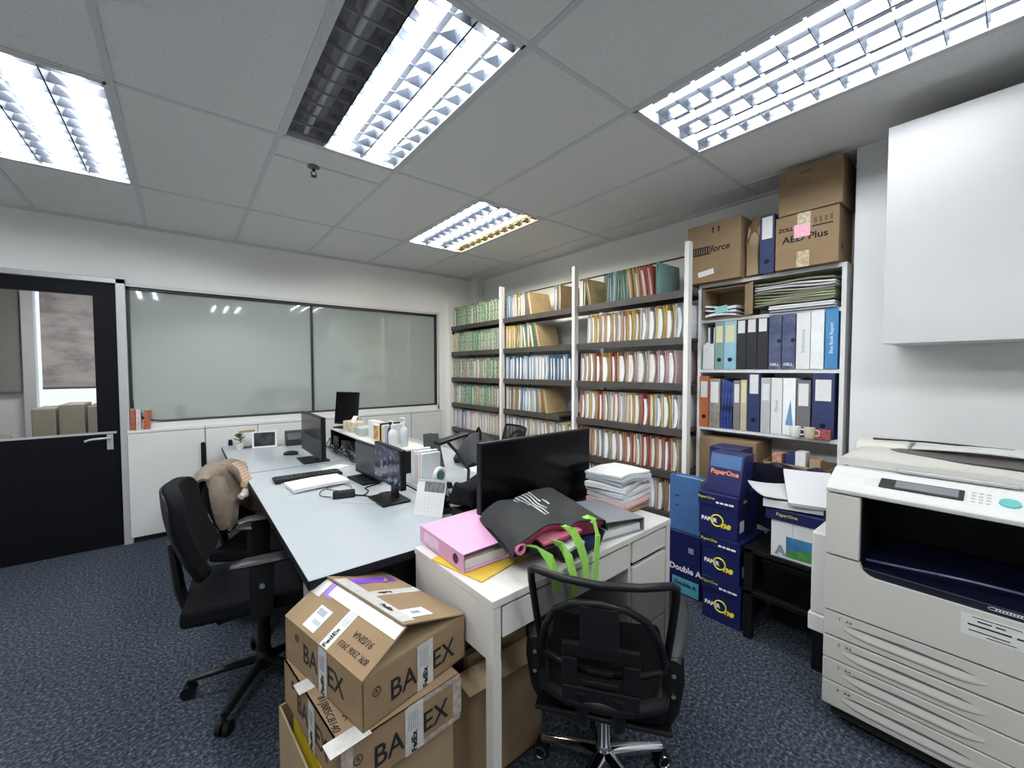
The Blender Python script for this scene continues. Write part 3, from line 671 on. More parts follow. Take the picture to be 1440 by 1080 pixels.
k = MB(); k.box(-.0008, 0, .122, .126, .19, .225); k.box(-.0008, 0, -.02, .05, .216, .224); k.build('printed_marks', CARDD, c3)
# lower part of the bookcase
c4 = carton('cardboard_carton', 'brown carton on the dim shelf right under the binders', 'carton', (BX-.03, 1.19, .6005), (.25, .36, .345), CARD)
c5 = thing('open_carton', 'open carton of small things on the dim lower shelf beside the pillar', 'carton', (BX-.06, .80, .6005))
o = MB(); o.box(0, .004, -.165, .165, 0, .25); o.box(.25, .254, -.165, .165, 0, .25); o.box(0, .254, -.165, -.161, 0, .25); o.box(0, .254, .161, .165, 0, .25); o.box(0, .254, -.16, .16, 0, .004)
o.build('carton_walls', CARDB, c5)
for k, (yq, mt, hh, lb) in enumerate([(.10, mat('faded_red_print', (0.45, 0.22, 0.16), .6, var=.5, scale=60), .30, 'small faded red packet'), (.03, NAVYB, .31, 'dark blue packet'), (-.02, PAPER, .325, 'white packet'), (-.09, CARDB, .29, 'tan packet')]):
    o = MB().box(BX-.03, BX+.05, .80+yq-.028, .80+yq+.024, .606, .6+hh).build('packet', mt, bevel=.002); tag(o, lb+' poking out of the open carton in the bookcase', 'packet', 'packets in the open carton')
for k, (yq, mt, lb) in enumerate([(.805, CUPW, 'white cup in front of the blue triangle binder'), (.735, mat('cream_china', (0.62, 0.55, 0.42), .3), 'cream cup in front of the dark grey binder')]):
    t = thing('cup', lb, 'cup', (BX-.034, yq, z3-.0), group='cups on the bookcase shelf')
    t.location = (BX-.034, yq, z3)
# ------------------------------------------------------------------ paper boxes, black table, copier
def paper_box(loc, label, rz=0, dims=(.31, .212, .238), small=False):
    t = thing('paper_box', label, 'box', loc, rz, group='stacked navy copier paper boxes'); dx, dy, dz = dims
    MB().box(.004, dx-.004, -dy/2+.004, dy/2-.004, 0, dz-.004).build('base', NAVY, t, bevel=.002)
    MB().box(0, dx, -dy/2, dy/2, dz-.068, dz).build('lid', NAVY, t, bevel=.003)
    F = lambda y, z, x=.004: face((x, y, z), (0, -1, 0), (0, 0, 1))
    text('PAPER', .030, F(.045, .090), INKW, t, bold=.0012)
    text('ne', .050, F(-.042, .074), INKY, t, bold=.0022, shear=.3)
    k = MB(); k.tube([tuple(F(.002, .092) @ Vector((.031*math.cos(a), .031*math.sin(a), .0006))) for a in [2*math.pi*i/24 for i in range(24)]], .0042, n=6, closed=True)
    k.build('yellow_ring', INKY, t, smooth=60)
    k = MB()
    for i, (yq, wq) in enumerate([(.0, .016), (-.022, .016), (-.046, .020), (-.072, .024)]): patch(F(yq, dz-.045, 0), wq, .010, mb=k)
    k.build('printed_icons', INKW, t)
    text('PaperOne', .022, F(.06, dz-.026, 0), INKY if not small else INKW, t)
    k = MB(); patch(face((.07, -dy/2+.004, .07), (1, 0, 0), (0, 0, 1)), .06, .06, mb=k); k.build('white_label', PAPER, t)
    text('One', .03, face((.10, -dy/2, dz-.036), (1, 0, 0), (0, 0, 1)), INKY, t)
    return t
PXX = 2.285
paper_box((PXX, 1.000, .0), 'navy copier paper box on the floor, bottom of its stack of three', R(1))
paper_box((PXX-.005, 1.006, .2395), 'navy copier paper box in the middle of its stack of three', R(-1.5))
paper_box((PXX-.01, 1.020, .479), 'navy copier paper box at the top of its stack of three', R(2.5))
rb = thing('paper_ream_box', 'open navy box with orange lettering standing on the paper boxes', 'box', (PXX+.03, 1.015, .7185), R(-4))
MB().prism([(0, 0), (.12, 0), (.16, .215), (.05, .215)], 'y', -.095, .095).build('carton', NAVY, rb, bevel=.003)
Mt = face((.0249, 0, .11), (0, -1, 0), (.05, 0, .215))
text('PaperOne', .036, Mt, mat('orange_ink', (0.70, 0.22, 0.10), .6), rb, bold=.0012, sx=1.05)
patch(face((.0392, 0, .172), (0, -1, 0), (.05, 0, .215)), .17, .075).build('blue_band', BLUEB, rb)
o = carton('navy_carton', 'dark navy carton standing behind the orange-lettered box', 'carton', (PXX+.26, 1.10, .0), (.16, .19, .93), NAVY)
# Double A stack
DX = 2.40
da = carton('copier_paper_box', 'pale cyan and navy copier paper box lowest beside the white desk', 'box', (DX, 1.275, 0), (.29, .205, .125), NAVY)
patch(face((0, -.01, .055), (0, -1, 0), (0, 0, 1)), .17, .095).build('cyan_panel', CYAN, da)
text('Double A', .036, face((-.0008, -.01, .068), (0, -1, 0), (0, 0, 1)), NAVYB, da, bold=.001)
db = carton('copier_paper_box', 'navy copier paper box with large white lettering under the blue binder', 'box', (DX, 1.275, .126), (.29, .205, .265), NAVY)
text('Double A', .052, face((0, -.008, .035), (0, -1, 0), (0, 0, 1)), INKW, db, bold=.0016)
patch(face((0, -.045, .165), (0, -1, 0), (0, 0, 1)), .034, .034).build('small_print', INKB, db)
bb = thing('binder', 'blue lever arch binder standing on the navy box next to the white desk', 'binder', (DX+.02, 1.285, .392))
s = MB(); s.box(0, .004, -.10, .10, 0, .345); s.box(.004, .072, .096, .10, 0, .345); s.box(.070, .074, -.10, .10, 0, .345); s.build('cover', BLUEB, bb, bevel=.001)
MB().box(.008, .066, -.09, .09, .004, .33).build('pages', PAPERG, bb)
k = MB()
for zq in (.155, .215): k.box(-.001, 0, .035, .060, zq, zq+.005)
k.build('rivets', CHROME, bb)
# black two-tier table
bt = thing('black_side_table', 'low black two-tier table between the navy boxes and the copier', 'table', (2.265, .72, 0))
for (xq, yq) in ((.02, .135), (.02, -.165), (.42, .135), (.42, -.165)): MB().box(xq-.02, xq+.02, yq-.02, yq+.02, 0, .475).build('leg', BLACKP, bt, bevel=.002)
MB().box(0, .44, -.185, .155, .235, .257).build('lower_shelf', BLACKP, bt, bevel=.002)
MB().box(0, .44, -.185, .155, .455, .477).build('top', BLACKP, bt, bevel=.002)
sh = thing('paper_shredder', 'black machine on the lower shelf of the black table', 'machine', (2.30, .70, .2575))
MB().box(0, .3, -.12, .10, 0, .155).build('body', BLACKS, sh, bevel=.008); MB().box(-.004, .29, -.125, .105, .155, .180).build('head', BLACKP, sh, bevel=.006)
wa = thing('copier_paper_box', 'white copier paper box with a green landscape, on the black table', 'box', (2.275, .665, .4775))
MB().box(0, .31, -.105, .090, 0, .185).build('carton', PAPER, wa, bevel=.002)
SKYB = mat('printed_sky_blue', (0.04, 0.18, 0.34), .5, var=.3, scale=20)
k = MB(); patch(face((0, -.038, .075), (0, -1, 0), (0, 0, 1)), .125, .075, mb=k); k.build('printed_sky', SKYB, wa)
k = MB(); k.add([tuple(face((0, -.038, .0), (0, -1, 0), (0, 0, 1)) @ Vector(p)) for p in [(-.0625, .012, .001), (.0625, .012, .001), (.0625, .07, .001), (.02, .066, .001), (-.03, .048, .001), (-.0625, .045, .001)]], [(0, 1, 2, 3, 4, 5)]); k.build('printed_grass', mat('printed_grass_green', (0.07, 0.24, 0.06), .5, var=.3, scale=40), wa)
text('A', .062, face((-.001, .048, .036), (0, -1, 0), (0, 0, 1)), INKB, wa, bold=.003)
MB().box(-.001, .0, -.004, -.002, .10, .185).build('lid_seam', GREYP, wa)
nb = carton('shallow_box', 'shallow navy box lid lying on the white copier paper box', 'box lid', (2.262, .655, .6635), (.33, .245, .055), NAVY)
text('PaperOne', .022, face((0, .03, .03), (0, -1, 0), (0, 0, 1)), INKY, nb)
def sheaf(name, loc, dims, rot, label, mt=PAPER, curl=.0, cat='papers', group=None, t=.012):
    dx, dy = dims
    o = MB().slab(lambda u, v: (dx*(u-.5), dy*(v-.5), curl*((u-.5)**2+(v-.5)**2)*8), 6, 6, t).build(name, mt, loc=loc, smooth=50)
    o.rotation_euler = rot; return tag(o, label, cat, group)
LINED = mat_wave('printed_sheet', (0.56, 0.57, 0.60), (0.66, 0.66, 0.67), 30, 'X', .8, 1.5)
sheaf('paper_stack', (2.40, .70, .738), (.28, .24), (0, R(3), R(15)), 'loose white sheets lowest on the navy lid by the copier', PAPERG, 0, t=.036, group='papers on the navy lid')
sheaf('paper_stack', (2.37, .735, .772), (.22, .26), (0, R(-4), R(40)), 'printed white sheets pointing left on the navy lid', LINED, .006, t=.006, group='papers on the navy lid')
sheaf('paper_stack', (2.400, .630, .812), (.30, .20), (0, R(-20), R(22)), 'tilted thick sheaf of white sheets leaning by the copier', LINED, .001, t=.016, group='papers on the navy lid')
bg = MB()
def bgf(u, v): return (2.62+.12*u, .63+.40*v, .478+.40*(1-(2*u-1)**2*.35)*(.86+.10*math.sin(9*v)+.05*math.sin(17*v+5*u))*(1 if 0 < v < 1 else .96))
bg.slab(lambda u, v: (2.66+.03*math.sin(7*v+6*u), .60+.38*v, .478+.375*u+.012*math.sin(11*v)*u), 8, 12, .05); bg.build('plastic_bag', mat('black_bin_bag', (0.012, 0.012, 0.022), .25, bump=.9, bscale=25), smooth=60)
tag(COL.objects[-1], 'crumpled black plastic bag behind the loose white papers', 'bag')

# copier: faces -X
CX = 1.95; cp = thing('photocopier', 'large beige office photocopier with four paper drawers at the right', 'photocopier', (CX, 0, 0))
CYL, CYR = .457, -.205; CD = .62
b = MB(); b.box(.02, CD, CYR, CYL, .075, .468); b.box(.004, CD, CYR, CYL, .468, .60); b.box(.36, CD, CYR, CYL, .60, .93); b.box(.012, .38, .362, CYL, .60, .93); b.box(.012, .38, CYR, CYR+.06, .60, .93)
b.build('body', COPIER, cp, bevel=.004)
# front cover with the rounded cut under the output bay
pf = [(CYL, .470), (CYR, .470), (CYR, .640), (.30, .640)] + [(.30+.052*math.sin(a), .640+.045-.045*math.cos(a)) for a in [R(10*i) for i in range(1, 10)]] + [(.354, .684), (CYL, .684)]
MB().prism(pf, 'x', -.004, .02).build('front_cover', COPIER, cp, bevel=.006, seg=3)
MB().box(-.006, .02, .354, CYL, .690, .928).build('left_panel', COPIER, cp, bevel=.004)
dr = [(.090, .183), (.187, .272), (.276, .362), (.368, .463)]
for i, (a, b2) in enumerate(dr):
    t = MB().box(0, .02, CYR, CYL, a, b2).build('drawer', COPIER, cp, bevel=.003)
    zc = a+(b2-a)*.50
    hd = MB(); n = 16; prof = [(-.0004, .010), (-.0015, .004), (-.0050, -.012), (-.0056, -.018), (-.003, -.024), (-.0004, -.026)]
    V = []; F_ = []
    for j in range(n+1):
        yq = .395-.36*j/n; s = min(1, math.sin(math.pi*j/n)*2.2)**.7 if 0 < j < n else 0
        for (px, pz) in prof: V.append((min(-.0005, px*s), yq, zc+pz*(.35+.65*s)))
    m_ = len(prof)
    for j in range(n):
        for q in range(m_-1): F_.append((j*m_+q, j*m_+q+1, (j+1)*m_+q+1, (j+1)*m_+q))
    hd.add(V, F_); hd.build('handle', COPIER, t, smooth=60)
    gr = MB(); gr.prism([(.385, zc+.0095), (.22, zc+.0085), (.06, zc+.0095), (.09, zc+.0150), (.22, zc+.0190), (.355, zc+.0150)], 'x', -.0012, .001); gr.build('groove_shade', MIDGREY, t)  # flat grey plate painted as the shade in the finger groove
    text(f'{4-i}   A4', .017, face((0, .39, b2-.022), (0, -1, 0), (0, 0, 1)), DGREY, t)
MB().box(.05, CD-.02, CYR+.02, CYL-.02, .028, .076).build('plinth', DGREY, cp)
for (xq, yq) in ((.09, .38), (.09, -.12), (.5, .38), (.5, -.12)): MB().cyl((xq, yq-.012, .026), (xq, yq+.012, .026), .026).build('caster', BLACKP, cp, smooth=40)
cv = MB(); cv.box(.022, .362, CYR+.055, .356, .604, .64); cv.box(.350, .358, CYR+.06, .36, .60, .93); cv.box(.03, .355, .350, .361, .64, .93); cv.box(.02, .355, CYR+.06, .36, .922, .93); cv.box(.03, .355, CYR+.061, CYR+.07, .64, .93)
cv.build('output_bay', CDARK, cp)
def tray(u, v):
    y = .350-.49*v; x = .015+.33*u
    return (x, y, .648+.05*u+.006*math.sin(math.pi*v))
MB().slab(tray, 8, 14, .006).build('output_tray', CNAVY, cp, smooth=60)
k = MB(); k.tube([(.05+.16*(abs(2*v-.5))**1.6*.35, .345-.48*v, .672+.028*math.sin(math.pi*min(1, v*.9+.08))) for v in [i/20 for i in range(21)]], .0045, n=6); k.build('tray_lip', mat('blue_grey_plastic', (0.06, 0.07, 0.13), .3), cp, smooth=60)
MB().box(.006, .016, CYR+.06, .345, .634, .668).build('tray_front', CNAVY, cp, bevel=.003)
k = MB(); k.tube([(.0055, yq, zq) for yq, zq in [(.035, .652), (.04, .656), (.035, .660), (-.06, .660), (-.065, .656), (-.06, .652)]], .0007, n=4, closed=True)
for i in range(9): k.box(.0052, .006, .024-.007*i-.004, .024-.007*i, .6545, .6575)
k.build('badge', INKW, cp)
# rating sticker
k = MB(); patch(face((-.004, .02, .588), (0, -1, 0), (0, 0, 1)), .15, .07, mb=k); k.build('rating_sticker', COPIERW, cp)
k = MB()
for i, (yq, zq, wq, hq) in enumerate([(.045, .605, .030, .004), (.012, .605, .020, .004), (.035, .590, .090, .005), (-.035, .590, .030, .005), (.035, .572, .085, .003), (.02, .616, .10, .002), (.01, .562, .06, .002)]): patch(face((-.0048, yq, zq), (0, -1, 0), (0, 0, 1)), wq, hq, mb=k)
k.build('sticker_print', INK, cp)
# control panel (sloping) and lid
pp = [(-.012, .934), (-.016, .950), (-.004, .968), (.115, 1.012), (.16, 1.012), (.16, .934)]
MB().prism(pp, 'y', CYR, CYL).build('control_panel', COPIERW, cp, bevel=.004, seg=3)
dirp = Vector((.119, 0, .044)).normalized()
PF = lambda y, s, e=0.0: face((-.004+dirp.x*s, y, .968+dirp.z*s+.0004+e), (0, -1, 0), tuple(dirp))
k = MB(); k.box(-.105, .105, -.030, .030, 0, .006, 0, PF(.205, .052)); sc = k.build('touch_screen', DGREY, cp, bevel=.003)
k = MB(); k.box(-.062, .092, -.022, .022, .006, .007, 0, PF(.205, .052)); k.build('display', mat('lcd_grey', (0.16, 0.17, 0.18), .2), sc)
k = MB()
for i in range(3):
    for j in range(4): patch(PF(.080-.016*i, .085-.018*j), .010, .008, .002, mb=k)
k.build('keypad', mat('pale_grey_key', (0.52, 0.52, 0.50), .4), cp)
k = MB(); k.lathe([(.0, 0), (.024, 0), (.022, .006), (.0, .007)], 20); gb = k.build('start_button', mat('teal_button', (0.12, 0.42, 0.40), .3), cp, smooth=50); gb.matrix_local = PF(.004, .050)
k = MB()
for i in range(5): patch(PF(.43-.016*i, .085, .0), .010, .004, mb=k); patch(PF(.425-.018*i, .068, .0), .012, .003, mb=k)
patch(PF(.325, .05), .05, .055, .0008, mb=k); k.build('instruction_print', mat('pale_print_grey', (0.55, 0.56, 0.56), .6), cp)
def lid(u, v):
    y = CYL-.005-(CYL-CYR-.01)*v; x = .15+.46*u
    e = min(v/.12, 1, (1-v)/.12); eu = min(u/.2, 1, (1-u)/.15+.5)
    return (x, y, 1.026+.028*math.sqrt(max(0, 1-(1-min(1, e))**2))*max(.3, min(1, eu)))
MB().slab(lid, 16, 28, .028).build('document_lid', COPIER, cp, smooth=60)
MB().prism([(.43, .30), (.36, .33), (.31, .30), (.23, .13), (.20, -.20), (.44, -.20)], 'z', 1.067, 1.070).build('lid_recess_shade', mat('recess_shade_brown', (0.05, 0.042, 0.038), .4), cp)  # flat dark plate painted as the shaded gap under the document tray
k = MB(); k.box(.135, .165, -.015, .28, 1.016, 1.030); k.build('clear_pocket', mat('grey_clear_plastic', (0.33, 0.34, 0.34), .12), cp, bevel=.004)
k = MB(); k.prism([(.40, 1.03), (.42, 1.085), (.47, 1.095), (.61, 1.092), (.61, 1.03)], 'y', .28, CYL); k.build('feeder', COPIER, cp, bevel=.012, seg=3)
k = MB(); k.slab(lambda u, v: (.40+.2*u, .27-.42*v, 1.076+.012*math.sin(math.pi*v)), 4, 8, .006); k.build('feed_tray', COPIERW, cp, smooth=60)
k = MB(); k.tube([(.45, .40, 1.096), (.47, .30, 1.097), (.52, .24, 1.094), (.55, .10, 1.090), (.56, .0, 1.088)], .004, n=6); k.build('cable', DGREY, cp, smooth=60)
st = MB(); st.box(.06, .29, CYL+.002, CYL+.062, .40, .74); st.build('bypass_tray', COPIERW, cp, bevel=.012, seg=3)
MB().box(.05, .22, CYL+.002, CYL+.066, .33, .40).build('tray_latch', COPIERW, cp, bevel=.004)
#PART2
# ------------------------------------------------------------------ desks
def long_desk(name_lbl, x0, x1, y0, y1, z=.73, near=False, tan=False):
    t = thing('office_desk', name_lbl, 'desk', (x0, y0, 0), group='pale grey office desks'); dx, dy = x1-x0, y1-y0
    MB().box(.002, dx-.002, .002, dy-.002, z-.024, z).build('top', DESKTOP, t)
    e = MB(); e.box(0, .003, 0, dy, z-.030, z-.001); e.box(0, dx, 0, .003, z-.030, z-.001); e.box(dx-.003, dx, 0, dy, z-.030, z-.001); e.build('edging', EDGE, t)
    MB().box(dx-.10, dx-.08, .06, dy-.05, .20, z-.03).build('modesty_panel', EDGE, t)
    MB().box(.04, dx-.10, dy-.06, dy-.03, 0, z-.026).build('end_panel', TAN if tan else GREYP, t)
    MB().box(.05, .085, .06, .32, 0, z-.026).build('leg_panel', GREYP, t)
    MB().box(.085, dx-.10, .06, .085, .12, z-.026).build('leg_panel', EDGE, t)
    return t
long_desk('pale grey desk with papers and the cable-strewn corner, nearest the stacked cartons', .298, 1.03, 1.408, 3.14, tan=True)
long_desk('pale grey desk against the window cabinets, with plant pot and photo frame', .255, 1.03, 3.148, 4.40)
long_desk('pale grey desk on the filing rack side, behind the black riser', 1.033, 1.76, 1.62, 4.1)

wd = thing('white_desk', 'small white desk with drawers in front of the big black monitor', 'desk', (.672, .922, 0), R(1.6))
MB().box(0, 1.0, 0, .475, .722, .745).build('top', CREAMW, wd, bevel=.0015)
MB().box(.002, .032, .002, .47, .56, .721).build('side_panel', CREAMW, wd, bevel=.001)
MB().box(.968, .998, .002, .47, .02, .721).build('side_panel', CREAMW, wd, bevel=.001)
MB().box(.688, .704, .01, .47, .02, .721).build('side_panel', CREAMW, wd, bevel=.001)
for (a, b2) in ((.002, .036), (.440, .474)): MB().box(.002, .034, a, b2, 0, .56).build('leg', CREAMW, wd, bevel=.001)
MB().box(.032, .97, .45, .465, .56, .721).build('back_panel', CREAMW, wd)
MB().box(.040, .682, .004, .022, .622, .712).build('drawer', CREAMW, wd, bevel=.0015)
MB().box(.040, .682, .024, .40, .63, .70).build('drawer_box', WHITE, wd)
MB().box(.710, .962, .004, .022, .632, .714).build('drawer', CREAMW, wd, bevel=.0015)
MB().box(.710, .962, .004, .022, .34, .612).build('drawer', CREAMW, wd, bevel=.0015)
MB().box(.710, .962, .004, .022, .04, .330).build('drawer', CREAMW, wd, bevel=.0015)
MB().box(.706, .966, .03, .46, .03, .70).build('drawer_box', EDGE, wd)  # near-black box so the gaps between the drawer fronts look shaded

# big monitor on the white desk
def monitor(label, loc, rz, w, h, z0, tilt=0, screen=BLACKS, base=True, bw=.24, bd=.18, back=BLACKP, lower=None):
    """screen faces local -Y"""
    t = thing('monitor', label, 'monitor', loc, rz, 'computer monitors on the desks')
    M = Matrix.Translation((0, 0, z0)) @ Matrix.Rotation(R(tilt), 4, 'X')
    MB().box(-w/2, w/2, -.004, .026, 0, h, 0, M).build('casing', back, t, bevel=.004)
    MB().box(-w/2+.008, w/2-.008, -.0056, -.0036, .018, h-.008, 0, M).build('screen', screen, t)
    if lower: MB().box(-w/2+.004, w/2-.004, -.0062, -.0050, .004, h*lower, 0, M).build('lower_panel', DGREY, t)
    if base:
        MB().box(-.03, .03, .028, .050, .010, z0+h*.6).build('neck', back, t, bevel=.004)
        MB().box(-bw/2, bw/2, -bd*.45, bd*.55, 0, .012).build('base', back, t, bevel=.004)
    return t
monitor('large black monitor standing behind the black tote bag', (1.252, 1.345, .745), 0, .665, .36, .006, bw=.26, bd=.08)
monitor('dark monitor turned edge-on beside the photo frame', (.74, 3.30, .7305), R(-90), .60, .30, .045, lower=.45)
monitor('small tilted black monitor standing highest in front of the window', (1.12, 3.76, .889), R(-62), .25, .29, .03, tilt=-6, bw=.16, bd=.14)
monitor('slim black monitor with reflections painted on its screen above a square base', (.815, 2.035, .7305), R(-90), .345, .20, .085, screen=mat_ramp('screen_painted_reflections', [(.42, (.004, .005, .012)), (.54, (.02, .025, .06)), (.66, (.22, .25, .34))], 22, .15), bw=.20, bd=.15)  # pale patches in the ramp are reflections painted into the screen colour
monitor('dark grey low screen between the power adapter and the black riser', (.875, 2.50, .7305), R(-86), .36, .20, .02, screen=mat('dull_blue_screen', (.045, .05, .06), .3, var=.3, scale=6))

# ------------------------------------------------------------------ chairs
def star(t, r, z, mt, ang0, caster_r=.026, ring=None, hub=.035):
    MB().lathe([(hub, z-.03), (hub, z+.03), (hub*.7, z+.045)], 16).build('hub', mt, t, smooth=40)
    for k in range(5):
        a = ang0+2*math.pi*k/5; c, s = math.cos(a), math.sin(a)
        b = MB(); b.tube([(.02*c, .02*s, z+.006), (.5*r*c, .5*r*s, z-.004), (r*c, r*s, z-.022)], [.024, .020, .015], n=8, flat=.75, up=(0, 0, 1))
        b.build('base_leg', mt, t, smooth=50)
        w = MB(); px, py = r*c, r*s; q = (-s, c)
        for sg in (-1, 1): w.cyl((px+q[0]*.006*sg, py+q[1]*.006*sg, caster_r), (px+q[0]*.024*sg, py+q[1]*.024*sg, caster_r), caster_r, n=16)
        w.cyl((px, py, caster_r), (px, py, z-.02), .008, n=8)
        co = w.build('caster', BLACKP, t, smooth=40)
        if ring:
            g = MB()
            for sg in (-1, 1): g.tube([(px+q[0]*.025*sg+c*caster_r*.72*math.cos(h_), py+q[1]*.025*sg+s*caster_r*.72*math.cos(h_), caster_r+caster_r*.72*math.sin(h_)) for h_ in [2*math.pi*i/18 for i in range(18)]], .0028, n=6, closed=True)
            g.build('wheel_ring', ring, co, smooth=50)
def seat_pad(t, x0, x1, hw, z, th, mt):
    def fn(u, v):
        x = x0+(x1-x0)*u; w = hw*(1-.10*(1-u)**2); y = -w+2*w*v
        e = (abs(2*v-1))**4; drop = .030*max(0, (u-.75)/.25)**2
        return (x, y, z-.012*(1-e)*math.sin(math.pi*u)-drop+.008*e)
    return MB().slab(fn, 14, 14, th).build('seat', mt, t, bevel=.018, seg=4, smooth=60)
def back_pad(t, x0, lean, hw, z0, z1, th, mt, curve=.045, name='backrest'):
    def fn(u, v):
        rr = .10; w = hw*(1-.10*max(0, (v-.6)/.4)**2-.06*max(0, (.3-v)/.3)**2)
        y = -w+2*w*u
        cz = (2*u-1)**6*.045
        z = z0+(z1-z0)*v - cz*(v-.5)*2
        return (x0-lean*v+curve*(2*u-1)**2-.020*math.sin(math.pi*v), y, z)
    return MB().slab(fn, 16, 14, th).build(name, mt, t, bevel=.012, seg=3, smooth=60)
def task_chair(label, loc, rz, star_a=0.0):
    t = thing('office_chair', label, 'office chair', loc, rz, 'black padded office chairs')
    star(t, .285, .095, BLACKP, star_a)
    c = MB(); c.cyl((0, 0, .10), (0, 0, .30), .026); c.cyl((0, 0, .28), (0, 0, .40), .018); c.build('gas_column', BLACKP, t, smooth=40)
    MB().box(-.10, .10, -.09, .09, .385, .418).build('tilt_mechanism', BLACKP, t, bevel=.008)
    MB().tube([(.03, .09, .40), (.035, .18, .398), (.03, .235, .405)], .006, n=8).build('lever', CHROME, t, smooth=40)
    seat_pad(t, -.27, .235, .235, .455, .066, BLACKF)
    back_pad(t, -.222, .085, .215, .575, .945, .050, BLACKF)
    sh = back_pad(t, -.254, .085, .205, .59, .935, .010, BLACKP, name='back_shell')
    MB().tube([(-.06, 0, .400), (-.20, 0, .398), (-.275, 0, .43), (-.292, 0, .50), (-.305, 0, .62), (-.315, 0, .70)], [.018, .02, .02, .02, .018, .015], n=8, flat=1.7, up=(0, 1, 0)).build('back_support', BLACKP, t, smooth=50)
    for sg in (-1, 1):
        a = MB(); y = sg*.272
        a.tube([(-.10, y-.01*sg, .652), (-.06, y, .660), (.08, y, .660), (.150, y-.008*sg, .650)], [.028, .040, .042, .030], n=10, flat=.32, up=(0, 0, 1))
        ar = a.build('armrest', BLACKP, t, smooth=60)
        p = MB(); p.tube([(.0, y, .655), (-.005, y+.004*sg, .56), (-.005, y-.004*sg, .44), (-.005, y-.09*sg, .408)], [.045, .045, .042, .032], n=8, flat=.36, up=(0, 1, 0)); p.build('arm_post', BLACKP, ar, smooth=50)
        k = MB(); k.cyl((-.003, y+.010*sg, .565), (-.003, y+.026*sg, .565), .014, .010, n=12); k.build('knob', CHROME, ar, smooth=40)
    return t
ch1 = task_chair('black padded office chair nearest the black door, without anything on it', (.262, 2.120, 0), R(-7), R(25))
ch2 = task_chair('black padded office chair with a taupe jacket over its back', (.415, 2.715, 0), R(-31), R(60))
ch2.scale = (1, .92, .88)
# jacket draped over the second chair's back (world position follows that chair)
jt = thing('jacket', 'taupe jacket with tan lining draped over a chair back', 'jacket', (.415, 2.715, 0), R(-31)); jt.scale = (.95, .80, .872)
def jf(u, v):
    # v 0..1: from the front hem over the top of the backrest to the back hem
    y = -.245+.49*u; zt = .975-.050*abs(2*u-1)**3
    s = v*1.0
    if s < .44: a = s/.44; x = -.215-.085*a+.02*math.sin(7*u+5*a); z = zt-.30*(1-a)-.03*math.sin(9*u)*(1-a)
    elif s < .56: a = (s-.44)/.12; x = -.300-.085*a; z = zt+.022*math.sin(math.pi*a)
    else: a = (s-.56)/.44; x = -.385-.02*a-.012*math.sin(11*u+4*a); z = zt-.33*a-.02*math.sin(8*u)*a
    return (x+.045*(2*u-1)**2, y, z+.010*math.sin(13*u+6*v))
MB().slab(jf, 26, 30, .016).build('body', JACK, jt, smooth=70)
MB().slab(lambda u, v: (jf(.62+.34*u, .20+.26*v)[0]+.016, jf(.62+.34*u, .20+.26*v)[1], jf(.62+.34*u, .20+.26*v)[2]), 8, 8, .006).build('lining', LINING, jt, smooth=60)
MB().tube([(-.25, -.19, .94), (-.225, -.225, .86), (-.21, -.24, .78), (-.20, -.235, .70), (-.19, -.225, .65)], [.060, .072, .066, .058, .05], n=12, flat=.6, up=(1, 0, 0)).build('sleeve', JACK, jt, smooth=60)
MB().tube([(-.30, -.03, .975), (-.265, .0, .965), (-.245, .03, .93), (-.225, .05, .86)], [.03, .035, .032, .018], n=10, flat=.6, up=(1, 0, 0)).build('collar', JACK, jt, smooth=60)
MB().tube([(-.20, .06, .80), (-.19, .02, .775), (-.185, -.05, .78)], [.02, .028, .02], n=10, flat=.6).build('pale_cuff', mat('pale_lining', (0.50, 0.44, 0.42), .8), jt, smooth=60)

